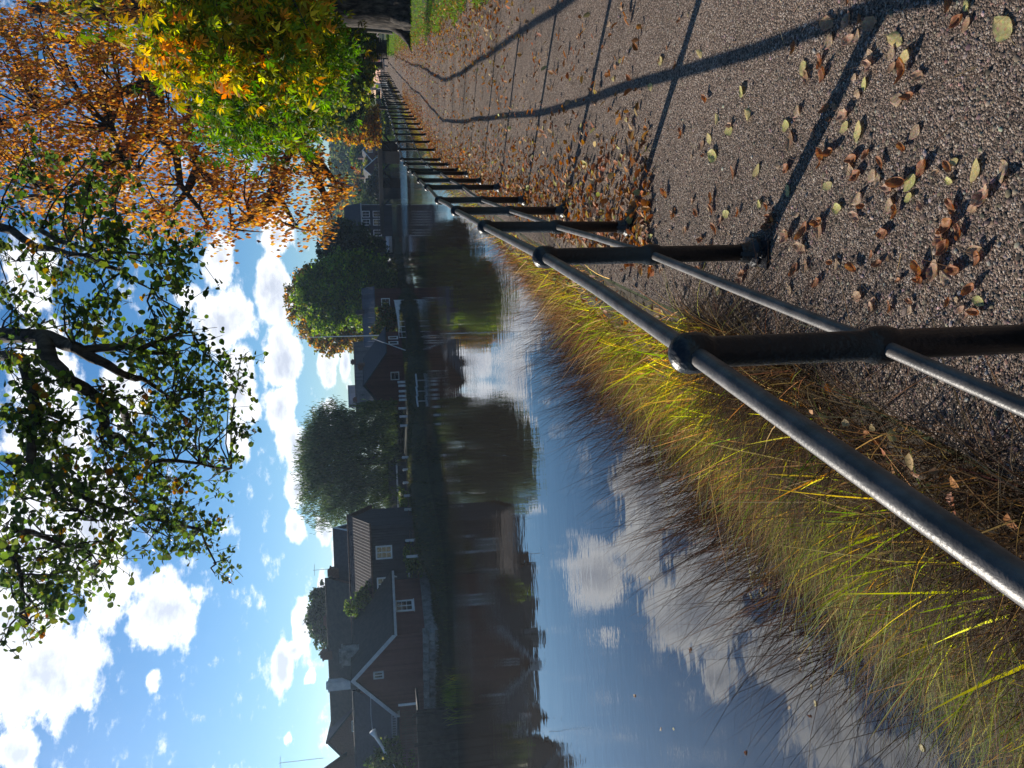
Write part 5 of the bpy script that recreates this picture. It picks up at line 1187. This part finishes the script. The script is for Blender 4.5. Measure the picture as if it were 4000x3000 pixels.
# loose stones standing out of the gravel
n = 90000
yy = .9+8.5*rg.random(n)**1.9; hw = yy*.62+.6; xx = -.4+rg.random(n)*(hw*1.1+.4); ok = xx > fx(yy)-.38
xx, yy = xx[ok], yy[ok]; n = len(xx)
OCT = np.array([(1,0,0),(.25,.95,.1),(-.8,.5,0),(-.7,-.6,.1),(.35,-.9,0),(.1,.05,.75)]); of = [(0,1,5),(1,2,5),(2,3,5),(3,4,5),(4,0,5)]
sz = rg.gamma(3, .0008, n)+.0012; an = rg.uniform(0, 2*PI, n); c_, s_ = np.cos(an), np.sin(an)
st = 1+rg.random(n)*.7
vx = (OCT[None,:,0]*c_[:,None]*st[:,None]-OCT[None,:,1]*s_[:,None])*sz[:,None]+xx[:,None]; vy = (OCT[None,:,0]*s_[:,None]*st[:,None]+OCT[None,:,1]*c_[:,None])*sz[:,None]+yy[:,None]
vz = (OCT[None,:,2]+.15)*sz[:,None]*(.6+.6*rg.random(n))[:,None]+.0045
fi = np.array(of).ravel(); F_ = (fi[None]+(np.arange(n)*6)[:,None]).ravel()
M['pebble'] = leafmat('pebble_stone', 0.0, .85, .3)
me = np_mesh('pebbles', np.stack((vx, vy, vz), 2).reshape(-1,3), F_, np.full(n*5, 3), np.repeat(palette(n, [(.26,.19,.145),(.16,.118,.092),(.42,.335,.27),(.075,.058,.047),(.24,.145,.1)], [3,3,1,2.4,1]), 5, axis=0))
tag(link('pebbles', me, M['pebble']), 'loose small stones on the gravel path', 'pebbles', kind='stuff')

# leaves floating by the rushes
R8 = lambda X, Y: (2400+X*.7233, 1900+Y*.7233)
WL = {'yellow': 'pale leaf floating on the water among the rush stems', 'tan': 'tan leaf floating on the water among the rush stems', 'rust': 'brown leaf floating on the water among the rush stems'}
fl = [(950,770),(1000,935),(1005,985),(1065,1080),(1085,1170),(1055,1240),(945,1195),(1310,715),(410,885),(190,495),(320,1310),(250,1310),(1660,1410),(110,1130),(710,1440)]
for _ in range(75): fl.append((rnd.gauss(1150,110), rnd.gauss(440,85)))
for _ in range(22): fl.append((rnd.gauss(820,60), rnd.gauss(490,45)))
for (a, b) in fl:
    p = ground(*R8(a, b), WZ); fallen((p[0], p[1], WZ), rnd.choices(['yellow','tan','rust'], [4,3,1])[0], rnd.uniform(.045,.085), .002, 'floating_leaf', WL, 'leaves floating among the rushes', .06)
# small plants on the far shore
n = 26000; xk = rg.uniform(-27, 22, n); sh_ = np.array([sy(q) for q in xk]); of_ = .2+rg.random(n)*4.5
root = np.stack((xk, sh_+of_, np.array([float(np.interp(a_, [0,.4,.9,1.8,3.0,6], [-2.5,-1.95,-1.65,topz(b_)-.2,topz(b_),topz(b_)])) for a_, b_ in zip(of_, xk)])), 1)
me = blades('shore_plants', root, rg.uniform(.08,.32,n), rg.uniform(0,2*PI,n), rg.uniform(0,.5,n), rg.uniform(0,.5,n), rg.uniform(.03,.06,n), palette(n, [(.025,.035,.012),(.045,.055,.018),(.06,.045,.02),(.09,.1,.03)], [3,3,2,.7]), 3)
tag(link('shore_plants', me, M['grass']), 'rough dark grass and weeds along the far shore', 'weeds', kind='stuff')
p = at(1735, 2735, 45.5); n = 420
tf = empty('lit_sedge_tuft', (p[0], p[1], WZ), 0, 'bright lit tuft of sedge at the end of the dark landing stage', 'plant')
me = blades('leaves', np.stack((rg.normal(size=n)*.55, rg.normal(size=n)*.3, np.full(n, -.05)), 1), rg.uniform(.5,1.1,n), rg.uniform(0,2*PI,n), rg.uniform(0,.4,n), rg.uniform(0,.5,n), rg.uniform(.02,.05,n), palette(n, [(.22,.27,.04),(.3,.32,.06),(.14,.18,.03)]), 4)
link('leaves', me, M['grass'], tf)
# ---------------------------------------------------------------- thin scattering volume added to stand in for lens glare
hm, hnt, HN, HL, hout = nodes('veil_volume')
pv = HN.new('ShaderNodeVolumePrincipled'); pv.inputs['Color'].default_value = (.60,.78,1,1); pv.inputs['Density'].default_value = .00034; pv.inputs['Anisotropy'].default_value = .76
HL.new(pv.outputs[0], hout.inputs['Volume'])
mb = MB(); mb.box((100, 1250, 15.75), (6400, 2700, 40.5)); hz_o = mb.build('glare_veil', hm); tag(hz_o, kind='stuff')
